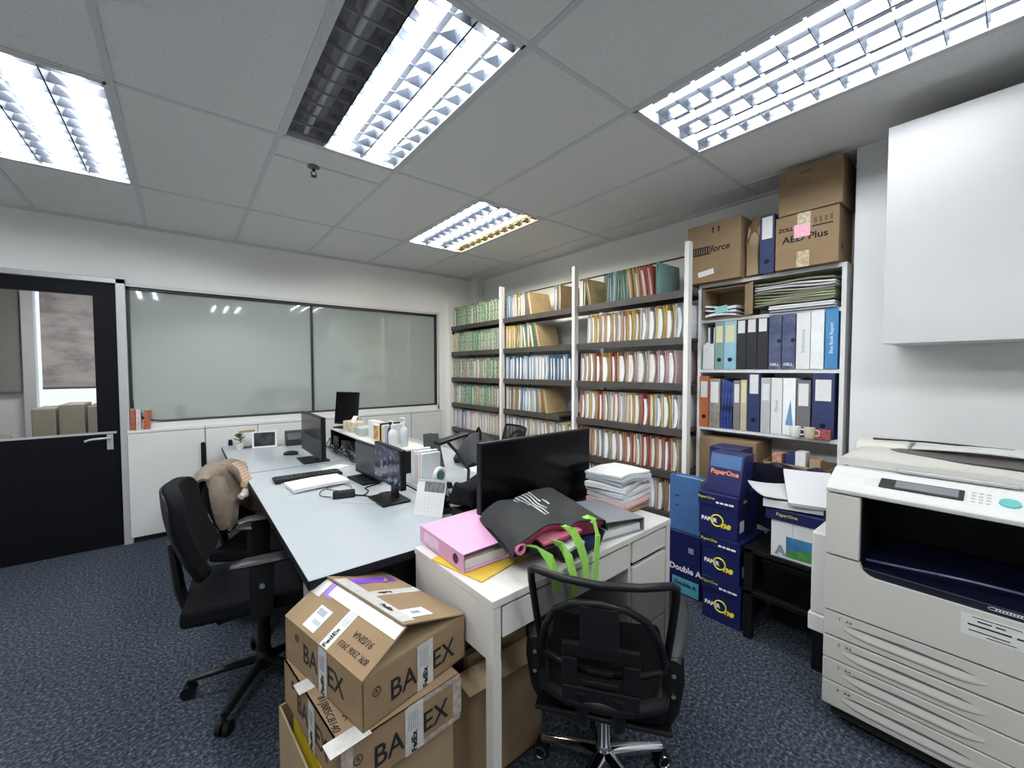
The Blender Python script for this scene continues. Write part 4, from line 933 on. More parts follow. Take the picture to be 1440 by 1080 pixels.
def mesh_chair(label, loc, rz, star_a):
    t = thing('mesh_chair', label, 'office chair', loc, rz, 'mesh-backed office chairs')
    star(t, .222, .085, CHROME, star_a, ring=CHROME, hub=.026)
    c = MB(); c.cyl((0, 0, .08), (0, 0, .24), .022); c.cyl((0, 0, .22), (0, 0, .34), .014); c.build('gas_column', CHROME, t, smooth=40)
    MB().box(-.11, .11, -.10, .10, .325, .360).build('tilt_mechanism', BLACKP, t, bevel=.008)
    seat_pad(t, -.19, .25, .200, .405, .060, BLACKF)
    MB().box(-.20, .20, -.20, .20, .362, .376).build('seat_pan', BLACKP, t, bevel=.006)
    # backrest: tube frame, see-through mesh, arch and plates behind it
    bx = lambda y, z: -.225-.11*(z-.50)/.33+.055*(y/.2)**2
    fr = MB(); hw = .190
    loop = [(-hw+.020, .555), (-hw+.012, .60), (-hw+.004, .70), (-hw-.003, .81), (-hw-.002, .842), (-hw+.010, .852), (-.1, .852), (0, .852), (.1, .852), (hw-.010, .852), (hw+.002, .842), (hw+.003, .81), (hw-.004, .70), (hw-.012, .60), (hw-.020, .555), (.1, .545), (0, .543), (-.1, .545)]
    fr.tube([(bx(y, z), y, z) for y, z in loop], .011, n=8, closed=True); fr.build('back_frame', BLACKP, t, smooth=60)
    MB().slab(lambda u, v: (bx((-hw+2*hw*u)*.98, .55+.298*v)+.004, (-hw+2*hw*u)*.98, .55+.298*v), 14, 10, .002).build('mesh_panel', MESHF, t, smooth=60)
    ar = MB(); ar.tube([(bx(y, z)-.022, y, z) for y, z in [(-.172, .60), (-.155, .68), (-.120, .755), (-.07, .795), (0, .808), (.07, .795), (.120, .755), (.155, .68), (.172, .60)]], .010, n=8, flat=.9)
    ar.build('back_arch', BLACKP, t, smooth=60)
    pl = MB(); pl.box(-.354, -.344, -.050, .050, .68, .80); pl.build('headplate', BLACKP, t, bevel=.004)
    # centre plate with an oval slot
    s = MB(); x0, x1 = -.292, -.275
    s.box(x0, x1, -.105, .105, .615, .655); s.box(x0, x1, -.105, .105, .49, .535); s.box(x0, x1, -.105, -.06, .535, .615); s.box(x0, x1, .06, .105, .535, .615)
    s.build('lumbar_plate', BLACKP, t, bevel=.005)
    kn = MB(); kn.box(-.30, -.282, -.05, .05, .548, .562); kn.box(-.298, -.282, -.035, .035, .580, .592); kn.build('lumbar_clip', BLACKP, t, bevel=.003)
    MB().tube([(-.13, -.185, .46), (-.225, -.165, .475), (-.27, -.09, .482), (-.282, 0, .484), (-.27, .09, .482), (-.225, .165, .475), (-.13, .185, .46)], [.020]*7, n=8, flat=1.0, up=(0, 0, 1)).build('cross_bar', BLACKP, t, smooth=60)
    MB().tube([(-.05, -.05, .345), (-.22, -.05, .365), (-.262, -.05, .42), (-.285, -.05, .52)], .016, n=8, flat=1.2, up=(0, 1, 0)).build('back_stem', BLACKP, t, smooth=50)
    MB().tube([(-.05, .05, .345), (-.22, .05, .365), (-.262, .05, .42), (-.285, .05, .52)], .016, n=8, flat=1.2, up=(0, 1, 0)).build('back_stem', BLACKP, t, smooth=50)
    for sg in (-1, 1):
        y = sg*.205
        a = MB(); a.tube([(-.185, y-.006*sg, .575), (-.14, y+.008*sg, .593), (.0, y+.034*sg, .600), (.10, y+.046*sg, .597), (.15, y+.044*sg, .582)], [.018, .026, .030, .028, .018], n=10, flat=.45, up=(0, 0, 1))
        arm = a.build('armrest', DGREY, t, smooth=60)
        p = MB(); p.tube([(-.170, y-.004*sg, .585), (-.18, y-.004*sg, .52), (-.17, y-.016*sg, .42), (-.14, y-.04*sg, .335)], [.028, .030, .028, .024], n=10, flat=.40, up=(1, 0, 0))
        p.tube([(.12, y+.040*sg, .585), (.09, y+.03*sg, .52), (.03, y-.004*sg, .42), (.0, y-.03*sg, .36)], [.020, .022, .022, .02], n=8, flat=.45, up=(0, 1, 0))
        p.build('arm_bracket', BLACKP, arm, smooth=50)
        for zq in (.545, .485): MB().cyl((-.190, y-.006*sg, zq), (-.200, y-.006*sg, zq), .0065, n=10).build('bolt', CHROME, arm, smooth=40)
    return t
mesh_chair('black mesh-back office chair with a chrome base at the white desk', (1.098, .862, 0), R(36), R(82))
mesh_chair('black mesh-back chair far behind, between the desks and the filing rack', (2.22, 3.10, 0), R(170), R(10))

# ------------------------------------------------------------------ things on the white desk
def flat_binder(label, mt, loc, rz, dims=(.285, .32, .060), open_=0.0, gap=.0):
    """lever arch file lying flat; spine along local -X side"""
    dx, dy, dz = dims; t = thing('binder', label, 'binder', loc, rz)
    c = MB(); c.box(0, .003, 0, dy, 0, dz); c.box(.003, dx, 0, dy, 0, .003)
    M = Matrix.Translation((0, 0, dz-.003)) @ Matrix.Rotation(R(-open_), 4, 'Y') if open_ else Matrix.Translation((0, 0, dz-.003))
    c.box(0, dx, 0, dy, 0, .003, 0, M); c.build('cover', mt, t, bevel=.001)
    MB().box(.012, dx-.03, .012, dy-.012, .004, dz*.55).build('pages', PAPER, t)
    return t
DT = .7455
pb = flat_binder('pink lever arch binder lying flat at the left corner of the white desk', PINK, (.690, 1.105, DT+.006), R(-1), open_=2.0)
k = MB(); k.cyl((-.0012, .05, .03), (.003, .05, .03), .017, n=18); k.build('finger_hole', mat('dark_plum_plastic', (.05, .02, .04), .3), pb, smooth=40)
k = MB(); patch(face((0, .225, .030), (0, -1, 0), (0, 0, 1)), .115, .034, mb=k); k.build('spine_label', mat('pale_pink_label', (.72, .52, .64), .5), pb)
k = MB(); k.box(.085, .092, .115, .150, .0602, .0612); k.box(.085, .092, .20, .235, .0602, .0612); k.build('rivets', INK, pb)
sheaf('envelope', (.80, 1.17, DT+.002), (.24, .24), (0, 0, R(12)), 'yellow padded envelope under the pink binder', YELLOW, .0, 'envelope', t=.004)
gb2 = flat_binder('dark grey lever arch binder lying flat, right of the tote bag', GREYB, (1.500, 1.215, DT), R(180-8), (.27, .27, .055), open_=5)
PCOL = [('cream', CARDB, 'cream card folder'), ('salmon', MATS['card_salmon'], 'salmon file'), ('pinkish', MATS['card_pink'], 'pinkish file'), ('white', PAPER, 'white paper wad'), ('white2', PAPERG, 'grey-white paper wad'), ('white3', PAPER, 'white paper wad'), ('blue', mat('pale_blue_grey_paper', (.50, .55, .62), .8), 'pale blue-grey paper wad'), ('white4', PAPERG, 'grey-white paper wad'), ('top', PAPER, 'loose curled white paper')]
zz = DT
for k, (nm, mt, lb) in enumerate(PCOL):
    th = [.014, .022, .024, .022, .020, .024, .018, .018, .012][k]; ang = rnd.uniform(-8, 8)
    o = MB().slab(lambda u, v, k=k: (.25*(u-.5), .20*(v-.5), .004*math.sin(4*u+3*v+k)+(.006*math.sin(5*u) if k > 5 else 0)), 8, 6, th-.003).build('paper_file', mt, loc=(1.62+rnd.uniform(-.012, .012), 1.195+rnd.uniform(-.01, .01), zz+th/2+.002), rz=R(8+ang), smooth=50)
    tag(o, f'{lb}, {ordinal(k)} from the bottom of the pile beside the big monitor', 'papers', 'pile of papers beside the big monitor'); zz += th+.001
# tote bag
tg = thing('tote_bag', 'black cloth tote bag with white print and lime handles on the desk', 'bag', (0, 0, 0))
ML, MR, BL, BR = Vector((.790, .975)), Vector((1.190, .935)), Vector((.895, 1.320)), Vector((1.300, 1.315))
def plan(u, v):
    p = (ML*(1-u)+MR*u)*(1-v)+(BL*(1-u)+BR*u)*v
    return p
def zbot(p): return .8125 if p.x < .985 and p.y > 1.08 else (.752 if p.x > 1.03 else .80)
def tote_top(u, v):
    p = plan(u, v); ed = (max(0, math.sin(math.pi*min(1, max(0, u)))))**.30
    back = min(1, (1-v)/.14)**.5 if v > .86 else 1
    h = .822+.068*ed*back+.016*v*ed+.012*math.sin(7*u+2*v)*ed-.02*math.exp(-((u-.60)/.07)**2)*max(0, 1-v*2.2)+.012*math.sin(4.2*v)*(1-u)
    h += .0035*math.sin(21*u+9*v)*math.sin(7*v)+.003*math.sin(13*v-17*u)*ed
    q = -.035*math.sin(math.pi*u*2.6)*max(0, 1-3*v)*(.5 if u < .5 else .4)
    return (p.x, p.y+q, h)
def tote_low(u, v):
    p = plan(u, v); ed = (math.sin(math.pi*u))**.35
    return (p.x, p.y+.012*v, max(.752 + (.064 if p.x < .99 else 0)*min(1, max(0, (.99-p.x)/.02)), .815-.062*ed*min(1, 4*(1-v)+.0)))
MB().slab(tote_top, 30, 26, .004).build('upper_cloth', BAGF, tg, smooth=70)
MB().slab(tote_low, 24, 20, .004).build('lower_cloth', BAGF, tg, smooth=70)
def lin(u, v):
    p = tote_top(.03+.94*u, .012); return (p[0], p[1]+.002+.05*v, p[2]-.005-.050*v*(1+.3*math.sin(9*u)))
MB().slab(lin, 24, 4, .006).build('lining', MAUVE, tg, smooth=60)
g = MB()
for (u, rr) in ((.050, .016),):
    p = tote_top(u, .02); g.tube([(p[0]+.004+rr*math.cos(a), p[1]-.004, p[2]-.022+rr*.9*math.sin(a)) for a in [2*math.pi*i/16 for i in range(16)]], .006, n=6, closed=True)
g.build('rolled_hem', mat('pink_hem', (.55, .16, .28), .7), tg, smooth=60)
def ribbon(pts, nm='handle'):
    b = MB(); b.tube(pts, .0205, n=4, flat=.11, up=(0, .8, .6)); return b.build(nm, GREEN, tg)
ribbon([(.855, .990, .838), (.865, .945, .842), (.885, .912, .815), (.900, .900, .765), (.906, .897, .70)])
ribbon([(.955, .975, .835), (.962, .935, .828), (.972, .910, .79), (.985, .900, .73), (.99, .897, .66)])
ribbon([(1.005, .965, .872), (1.008, .925, .866), (1.022, .905, .82), (1.040, .898, .76), (1.045, .896, .70)])
ribbon([(1.115, .965, .880), (1.112, .920, .876), (1.108, .900, .83), (1.096, .895, .76), (1.088, .893, .68)])
k = MB(); pr = random.Random(3)
for row in range(7):
    uu = .34+.042*row; n_ = [5, 12, 24, 26, 20, 10, 5][row]; st_ = [.66, .50, .20, .22, .34, .56, .44][row]
    for i in range(n_):
        v_ = st_+.030*i
        if v_ > .93: break
        p = Vector(tote_top(uu, v_)); q = Vector(tote_top(uu, v_+.022)); s_ = Vector(tote_top(uu+.026, v_))
        n = (s_-p).cross(q-p).normalized(); a = p+n*.0032
        k.add([tuple(a), tuple(a+(q-p)*.9), tuple(a+(q-p)*.9+(s_-p)*pr.uniform(.5, .85)), tuple(a+(s_-p)*pr.uniform(.5, .85))], [(0, 1, 2, 3)])
k.build('white_print', INKW, tg)
o = MB().box(-.085, .085, -.13, .13, 0, .010).build('striped_folder', STRIPE, loc=(1.01, 1.085, .842), bevel=.002); o.rotation_euler = (R(6), R(-4), R(-6)); tag(o, 'magenta striped folder in the mouth of the tote bag', 'folder')
o = MB().box(-.09, .09, -.12, .12, 0, .030).build('notebook', NAVYB, loc=(1.10, 1.07, .762), bevel=.003); o.rotation_euler = (0, 0, R(-5)); tag(o, 'dark blue notebook low in the mouth of the tote bag', 'notebook')
o = MB().box(-.05, .05, -.10, .10, 0, .012).build('white_card', PAPER, loc=(1.02, 1.03, .796), bevel=.001); o.rotation_euler = (0, 0, R(8)); tag(o, 'white card sticking out of the tote bag', 'card')

# ------------------------------------------------------------------ things on the long desks
ZD = .7305
# desk calendar
dc = thing('desk_calendar', 'white tent desk calendar beside the square monitor base', 'calendar', (.905, 1.72, ZD), R(-58))
for sg in (-1, 1):
    M = Matrix.Translation((0, sg*.045, 0)) @ Matrix.Rotation(R(17*sg), 4, 'X')
    MB().box(-.075, .075, -.0012, .0012, 0, .165, 0, M).build('leaf', PAPER, dc)
M = Matrix.Translation((0, -.045, 0)) @ Matrix.Rotation(R(-17), 4, 'X') @ face((0, -.0014, 0), (1, 0, 0), (0, 0, 1))
k = MB(); k.box(-.035, .070, .108, .158, 0, .0006, 0, M); k.build('picture', mat('grey_print', (.14, .15, .16), .5, var=.8, scale=40, stretch=(8, 1, 1)), dc)
k = MB()
for i in range(7): k.box(-.064+.020*i, -.0635+.020*i, .015, .10, 0, .0005, 0, M)
for j in range(5): k.box(-.068, .068, .018+.017*j, .0186+.017*j, 0, .0005, 0, M)
k.build('grid_lines', mat('grid_grey', (.45, .45, .45), .7), dc)
k = MB()
for i in range(14): k.tube([(-.068+.0105*i, .006*math.cos(a), .159+.006*math.sin(a)) for a in [2*math.pi*q/8 for q in range(8)]], .001, n=4, closed=True)
k.build('wire_binding', CHROME, dc)
# desk phone and tray by the big monitor
ph = thing('desk_phone', 'black desk phone on a tray left of the big monitor', 'telephone', (1.05, 1.72, ZD), R(-20))
MB().prism([(-.09, 0), (.09, 0), (.09, .07), (-.09, .03)], 'x', -.10, .10).build('body', BLACKP, ph, bevel=.006)
MB().tube([(-.07, -.08, .050), (-.07, -.06, .075), (-.07, .0, .085), (-.07, .06, .085), (-.07, .08, .075)], [.020, .022, .014, .014, .022], n=10).build('handset', BLACKP, ph, smooth=50)
k = MB()
for i in range(3):
    for j in range(4): k.box(-.01+.025*i, .008+.025*i, -.06+.025*j, -.044+.025*j, .048+.011*j, .052+.011*j)
k.build('keys', DGREY, ph)
o = MB().box(-.13, .13, -.10, .10, 0, .045).build('black_tray', BLACKP, loc=(1.08, 1.525, ZD), bevel=.01); o.rotation_euler = (0, 0, R(4)); tag(o, 'low black box between the calendar and the big monitor', 'box')
o = MB().slab(lambda u, v: (.24*(u-.5), .18*(v-.5), .02*math.sin(6*u)*math.sin(5*v)), 8, 8, .10).build('black_pouch', BLACKF, loc=(1.07, 1.54, ZD+.115), bevel=.02, seg=3, smooth=60); tag(o, 'soft black pouch on the low black box', 'pouch')
td = thing('tape_dispenser', 'white tape roll with a green core on a black holder', 'tape dispenser', (1.08, 1.97, ZD), R(20))
MB().prism([(-.09, 0), (.09, 0), (.07, .05), (.03, .055), (.0, .03), (-.06, .04)], 'y', -.03, .03).build('holder', BLACKP, td, bevel=.004)
q = MB(); q.tube([(.036*math.cos(a), 0, .10+.036*math.sin(a)) for a in [2*math.pi*i/24 for i in range(24)]], .012, n=8, flat=1.0, closed=True); q.build('roll', PAPER, td, smooth=60)
q = MB(); q.cyl((0, -.016, .10), (0, .016, .10), .024, n=20); q.build('core', mat('dark_green_plastic', (.03, .12, .08), .4), td, smooth=40)
# power adapter and cables
pa = MB().box(-.055, .055, -.026, .026, 0, .032).build('power_adapter', BLACKP, loc=(.655, 2.235, ZD), rz=R(-16), bevel=.004); tag(pa, 'black power adapter brick lying on the pale desk', 'power adapter')
patch(face((0, -.026, .016), (1, 0, 0), (0, 0, 1)), .09, .022).build('rating_label', DGREY, pa)
def cable(pts, label, r=.0028, mt=BLACKP):
    import itertools
    P = [Vector(p) for p in pts]; out = []
    for i in range(len(P)-1):
        p0, p1, p2, p3 = P[max(i-1, 0)], P[i], P[i+1], P[min(i+2, len(P)-1)]
        for s in range(6):
            t = s/6; out.append(.5*((2*p1)+(p2-p0)*t+(2*p0-5*p1+4*p2-p3)*t*t+(3*p1-p0-3*p2+p3)*t**3))
    out.append(P[-1]); o = MB().tube(out, r, n=6).build('cable', mt, smooth=60); return tag(o, label, 'cable', 'cables on the desk')
zc = ZD+.004
cable([(.71, 2.22, zc), (.745, 2.19, zc), (.79, 2.25, zc), (.80, 2.32, zc), (.90, 2.36, zc)], 'black cable leaving the power adapter towards the dark screen', .0035)
cable([(.73, 2.20, zc), (.78, 2.12, zc), (.83, 2.17, zc), (.90, 2.15, zc)], 'black cable running from the adapter to the slim monitor')
cable([(.60, 2.26, zc), (.56, 2.33, zc), (.60, 2.43, zc), (.70, 2.46, zc), (.78, 2.55, zc), (.88, 2.62, zc)], 'thin black cable looping behind the power adapter', .002)
cable([(.72, 2.30, zc), (.74, 2.42, zc), (.68, 2.50, zc), (.62, 2.44, zc), (.66, 2.36, zc)], 'thin curled cable between the papers and the adapter', .0018)
cable([(.86, 1.93, ZD+.10), (.93, 1.90, ZD+.05), (.945, 1.84, ZD+.012), (.99, 1.87, zc), (1.06, 1.86, zc)], 'black cable hanging down behind the calendar', .004)
cable([(.62, 2.14, zc), (.70, 2.05, zc), (.80, 2.02, zc), (.88, 2.06, zc)], 'pale thin cable lying on the desk before the adapter', .0018, PAPERG)
# papers, clear sheet protector, keyboard
o = MB().box(-.17, .17, -.23, .23, 0, .004).build('clear_sheet', FILM, loc=(.60, 2.66, ZD), rz=R(-4)); tag(o, 'clear plastic desk sheet under the white papers', 'plastic sheet')
o = MB().slab(lambda u, v: (.30*(u-.5), .20*(v-.5), .004*math.sin(3*u)), 6, 6, .018).build('paper_stack', PAPER, loc=(.60, 2.56, ZD+.016), rz=R(4), smooth=50); tag(o, 'white papers lying at the edge of the pale desk', 'papers')
kb = thing('keyboard', 'dark keyboard lying behind the white papers', 'keyboard', (.60, 2.78, ZD+.0045), R(-2))
MB().box(-.19, .19, -.065, .065, 0, .014).build('case', BLACKP, kb, bevel=.003)
k = MB()
for i in range(14):
    for j in range(4): k.box(-.18+.0255*i, -.158+.0255*i, -.055+.028*j, -.031+.028*j, .014, .019)
k.build('keys', DGREY, kb)
o = MB().box(-.09, .09, -.05, .05, 0, .006).build('note_pad', PAPERG, loc=(.80, 2.93, ZD), rz=R(30)); tag(o, 'grey-white note pad under the edge-on monitor', 'note pad')
ms = MB().slab(lambda u, v: (.055*(u-.5), .10*(v-.5), .012*math.sin(math.pi*u)*math.sin(math.pi*v)), 8, 8, .018).build('computer_mouse', BLACKP, loc=(.66, 3.62, ZD+.012), rz=R(70), bevel=.005, smooth=60); tag(ms, 'black computer mouse on the far desk', 'computer mouse')
# plant pot, photo frame, small devices near the window cabinets
pp_ = thing('potted_plant', 'small bushy green plant in a white pot on the far desk', 'plant', (.365, 4.14, ZD))
MB().lathe([(.024, 0), (.032, .05), (.034, .055), (.028, .055)], 16).build('pot', PAPER, pp_, smooth=40)
lf = MB(); pr = random.Random(5)
for i in range(70):
    a, e, r_ = pr.uniform(0, 6.28), pr.uniform(-.2, 1.4), pr.uniform(.02, .052)
    c_ = Vector((r_*math.cos(a)*math.cos(e), r_*math.sin(a)*math.cos(e), .085+r_*math.sin(e)*1.1)); d_ = Vector((math.cos(a), math.sin(a), .5)).normalized(); s_ = d_.cross(Vector((0, 0, 1))).normalized()*.009
    lf.add([tuple(c_-d_*.013), tuple(c_+s_), tuple(c_+d_*.016), tuple(c_-s_)], [(0, 1, 2, 3)])
lf.build('foliage', PLANT, pp_)
def frame_(loc, rz, w, h, label, edge, pic):
    t = thing('photo_frame', label, 'photo frame', loc, rz); M = Matrix.Rotation(R(-10), 4, 'X')
    f = MB(); e_ = .014
    for b_ in ((-w/2, w/2, 0, e_), (-w/2, w/2, h-e_, h), (-w/2, -w/2+e_, e_, h-e_), (w/2-e_, w/2, e_, h-e_)): f.box(b_[0], b_[1], -.008, .006, b_[2], b_[3], 0, M)
    f.build('frame', edge, t, bevel=.001); MB().box(-w/2+e_, w/2-e_, -.002, .004, e_, h-e_, 0, M).build('picture', pic, t)
    MB().box(-.015, .015, .0, .003, 0, h*.8, 0, Matrix.Translation((0, .055, 0)) @ Matrix.Rotation(R(18), 4, 'X')).build('easel', edge, t)
frame_((.545, 4.10, ZD), R(-8), .185, .145, 'white photo frame with a dark picture on the far desk', PAPER, mat('dark_photo', (.03, .03, .035), .2, var=.9, scale=14))
frame_((.435, 4.20, ZD), R(12), .12, .15, 'pale narrow frame behind the white photo frame', CARDB, PAPERG)
dv = thing('card_terminal', 'small dark grey box device beside the photo frame', 'device', (.79, 4.10, ZD), R(-5))
MB().prism([(-.06, 0), (.06, 0), (.06, .125), (-.03, .125), (-.06, .05)], 'x', -.085, .085).build('body', DGREY, dv, bevel=.006)
MB().add([(-.07, -.036, .112), (.07, -.036, .112), (.07, -.062, .056), (-.07, -.062, .056)], [(3, 2, 1, 0)]).build('panel', BLACKS, dv)
# riser across the middle with things on it and cables beneath
rs = thing('monitor_riser', 'long black riser shelf with a pale top along the middle of the desks', 'shelf', (1.15, 3.10, ZD))
MB().box(-.13, .13, -.62, .78, .145, .158).build('top', CREAMW, rs, bevel=.002)
for yq in (-.61, .08, .77): MB().box(-.12, .12, yq-.009, yq+.009, 0, .144).build('panel', BLACKP, rs)
MB().box(.11, .12, -.60, .76, 0, .144).build('back_panel', BLACKP, rs)
for k in range(6):
    y0_ = 2.52+.22*k
    if abs(y0_+.10-3.18) < .13: continue
    o = MB().box(-.07, .07, -.075, .075, 0, .06+.02*(k % 3)).build('black_case', [BLACKP, DGREY, BLACKS][k % 3], loc=(1.10, y0_+.10, ZD), bevel=.004); tag(o, f'black case under the riser shelf, {ordinal(k)} from the near end', 'case', 'black cases under the riser')
for k in range(18):
    y_ = 2.48+.075*k; pr = random.Random(k); pts = [(.985+pr.uniform(-.04, .03), y_+pr.uniform(-.04, .10)*j, ZD+.006+pr.uniform(0, .13)*(j % 2)) for j in range(5)]
    cable(pts, f'tangled cable in front of the black riser, {ordinal(k)} from the near end', .0035, [BLACKP, BLACKP, BLACKP, MIDGREY, BLACKP, PAPERG][k % 6])
ZR = ZD+.1585
def on_riser(name, cat, label, dims, loc, mt, rz=0, bevel=.002):
    dx, dy, dz = dims; o = MB().box(-dx/2, dx/2, -dy/2, dy/2, 0, dz).build(name, mt, loc=(loc[0], loc[1], ZR), rz=R(rz), bevel=bevel); return tag(o, label, cat)
tbx = on_riser('tissue_box', 'tissue box', 'cream tissue box on the riser under the tilted monitor', (.11, .20, .085), (1.12, 3.50), mat('cream_print', (.62, .55, .40), .6, var=.3, scale=18), 6)
MB().slab(lambda u, v: (.03*(u-.5)+.01*math.sin(6*v), .07*(v-.5), .082+.045*u), 4, 6, .003).build('tissue', PAPER, tbx, smooth=60)
on_riser('pale_box', 'box', 'pale blue-grey low box beside the tissue box', (.10, .16, .06), (1.12, 3.27), mat('pale_blue_grey_card', (.42, .47, .48), .6), -4)
on_riser('carton_pack', 'carton', 'white paper pack standing on the riser', (.05, .17, .125), (1.15, 3.08), PAPER, 5)
pf_ = on_riser('picture_block', 'picture', 'small red, green and yellow picture standing on the riser', (.02, .13, .12), (1.10, 2.90), PAPER, 8)
patch(face((-.0105, 0, .06), (0, -1, 0), (0, 0, 1)), .11, .10).build('print', mat_ramp('flower_print', [(.36, (.06, .16, .04)), (.46, (.55, .45, .08)), (.54, (.50, .06, .05)), (.64, (.65, .25, .06))], 22, .5), pf_)
for k, (yq, mt, hh, lb) in enumerate([(2.80, MATS['card_cream'], .13, 'cream booklet on the riser beside the flower picture'), (2.765, DGREY, .145, 'dark grey booklet on the riser'), (2.735, MATS['card_yellow'], .135, 'yellow booklet on the riser'), (2.705, PAPERG, .14, 'grey-white booklet at the near end of the riser booklets')]):
    o = MB().box(-.07, .07, -.012, .012, 0, hh).build('booklet', mt, loc=(1.13, yq, ZR), bevel=.001); tag(o, lb, 'booklet', 'booklets on the riser')
def bottle(loc, label, h, r, mt, capm, z=ZR, pump=False):
    t = thing('bottle', label, 'bottle', (loc[0], loc[1], z), group='bottles on the riser')
    MB().lathe([(r*.9, 0), (r, .006), (r, h*.62), (r*.85, h*.72), (r*.35, h*.82), (r*.35, h*.88)], 16).build('body', mt, t, smooth=50)
    c = MB(); c.lathe([(r*.42, h*.86), (r*.42, h), (r*.2, h+.002)], 12)
    if pump: c.tube([(0, 0, h), (0, 0, h+.022), (-.03, 0, h+.026)], .006, n=8)
    c.build('cap', capm, t, smooth=50)
bottle((1.08, 2.635), 'dark blue bottle at the near end of the riser', .17, .022, NAVYB, BLACKP)
bottle((1.07, 2.575), 'white pump bottle with a blue label at the near end of the riser', .155, .030, PAPER, PAPER, pump=True)
bottle((1.16, 2.60), 'clear spray bottle at the near end of the riser', .165, .026, mat('pale_clear_plastic', (.55, .6, .62), .15), PAPER, pump=True)
# items between riser and rack
o = MB().slab(lambda u, v: (.10*(u-.5)*(1-.4*v), .13*(v*0+u*0)+.02*math.sin(5*u)+.05*(v-.5), .22*v), 8, 8, .05).build('dark_glove', mat('dark_green_grey_cloth', (.045, .055, .05), .9), loc=(1.28, 2.42, ZD+.03), bevel=.01, smooth=60); tag(o, 'dark grey cloth bundle behind the slim monitor', 'cloth')
for k in range(5):
    o = MB().box(-.06, .06, -.011, .011, 0, .20-.01*(k % 3)).build('upright_folder', [PAPERG, PAPER, MATS['card_pink'], PAPER, PAPERG][k], loc=(1.12, 2.27-.03*k, ZD), bevel=.001); tag(o, f'upright pale folder right of the slim monitor, {ordinal(k)} from the left', 'folder', 'upright pale folders on the desk')
o = MB().box(-.11, .11, -.15, .15, 0, .05).build('paper_stack', PAPER, loc=(1.50, 2.05, ZD), rz=R(12), bevel=.002); tag(o, 'white paper stack on the rack-side desk, left of the big monitor', 'papers')
ba = thing('backpack', 'crumpled dark grey bag on the rack-side desk behind the white papers', 'bag', (1.62, 2.38, ZD))
MB().slab(lambda u, v: (.20*(u-.5), .34*(v-.5)+.02*math.sin(5*u), .03+.16*math.sin(math.pi*u)**.6*math.sin(math.pi*v)**.6+.02*math.sin(11*v+5*u)), 12, 12, .05).build('body', mat('dark_grey_cloth', (.035, .036, .04), .9), ba, bevel=.01, smooth=60)
MB().tube([(-.03, -.06, .19), (-.02, -.05, .24), (0, 0, .265), (.02, .05, .24), (.03, .06, .19)], .008, n=6).build('handle', BLACKF, ba, smooth=60)
cm = thing('desk_lamp', 'black bent-arm stand between the calendar and the rack', 'lamp', (1.25, 1.95, ZD))
MB().lathe([(.06, 0), (.06, .012), (.02, .018)], 18).build('base', BLACKP, cm, smooth=40)
MB().tube([(0, 0, .015), (.02, .02, .10), (-.02, .09, .20), (-.06, .13, .26)], .009, n=8).build('arm', BLACKP, cm, smooth=50)
MB().prism([(-.13, .245), (.07, .285), (.07, .30), (-.13, .265)], 'y', .09, .16).build('head', BLACKP, cm, bevel=.004)
# cups on the bookcase shelf
for t in [o for o in COL.objects if o.name.startswith('cup') and o.type == 'EMPTY']:
    MB().lathe([(.020, 0), (.026, .01), (.028, .062), (.025, .062), (.022, .012), (.001, .010)], 18).build('body', CUPW if 'white' in t['label'] else MATS['cream_china'], t, smooth=50)
    MB().tube([(-.0, -.026, .05), (-.0, -.045, .045), (-.0, -.046, .022), (0, -.026, .016)], .004, n=6).build('handle', CUPW if 'white' in t['label'] else MATS['cream_china'], t, smooth=60)
o = MB().box(-.012, .012, -.035, .035, 0, .055).build('red_packet', mat('dull_red_print', (.30, .06, .06), .5, var=.6, scale=80), loc=(BX-.02, .675, z3+.0005), bevel=.002); tag(o, 'small dull red packet in front of the wide navy binder', 'packet')

# ------------------------------------------------------------------ cartons at the white desk
def bt_text(t, F, s=1.0):
    text('BA', .078*s, F @ Matrix.Translation((-.055*s, 0, 0)), INK, t, bold=.0006, sx=.9)
    text('EX', .078*s, F @ Matrix.Translation((.085*s, 0, 0)), INK, t, bold=.0006, sx=.9)
    k = MB(); k.tube([tuple(F @ Vector((-.135*s+.011*math.cos(a), .028*s+.011*math.sin(a), .0006))) for a in [2*math.pi*i/16 for i in range(16)]], .0012, n=4, closed=True); k.build('registered_ring', INK, t)
    text('R', .014, F @ Matrix.Translation((-.135*s, .028*s, 0)), INK, t)
def ship_tape(t, F, w, h, rows=True, mt=TAPE, txt='FedEx', size=.022, rot=90):
    k = patch(F, w, h).build('parcel_tape', mt, t)
    text(txt, size, F @ Matrix.Translation((0, -h*.28, .0004)) @ Matrix.Rotation(R(rot), 4, 'Z'), INK, t, bold=.0008)
    g = MB()
    for i in range(5): patch(F @ Matrix.Translation((w*(-.3+.12*i), h*.18, .0004)), .0016, h*.34, mb=g)
    g.build('tape_print', INKB, t)
W_, L_, H_ = .347, .430, .130
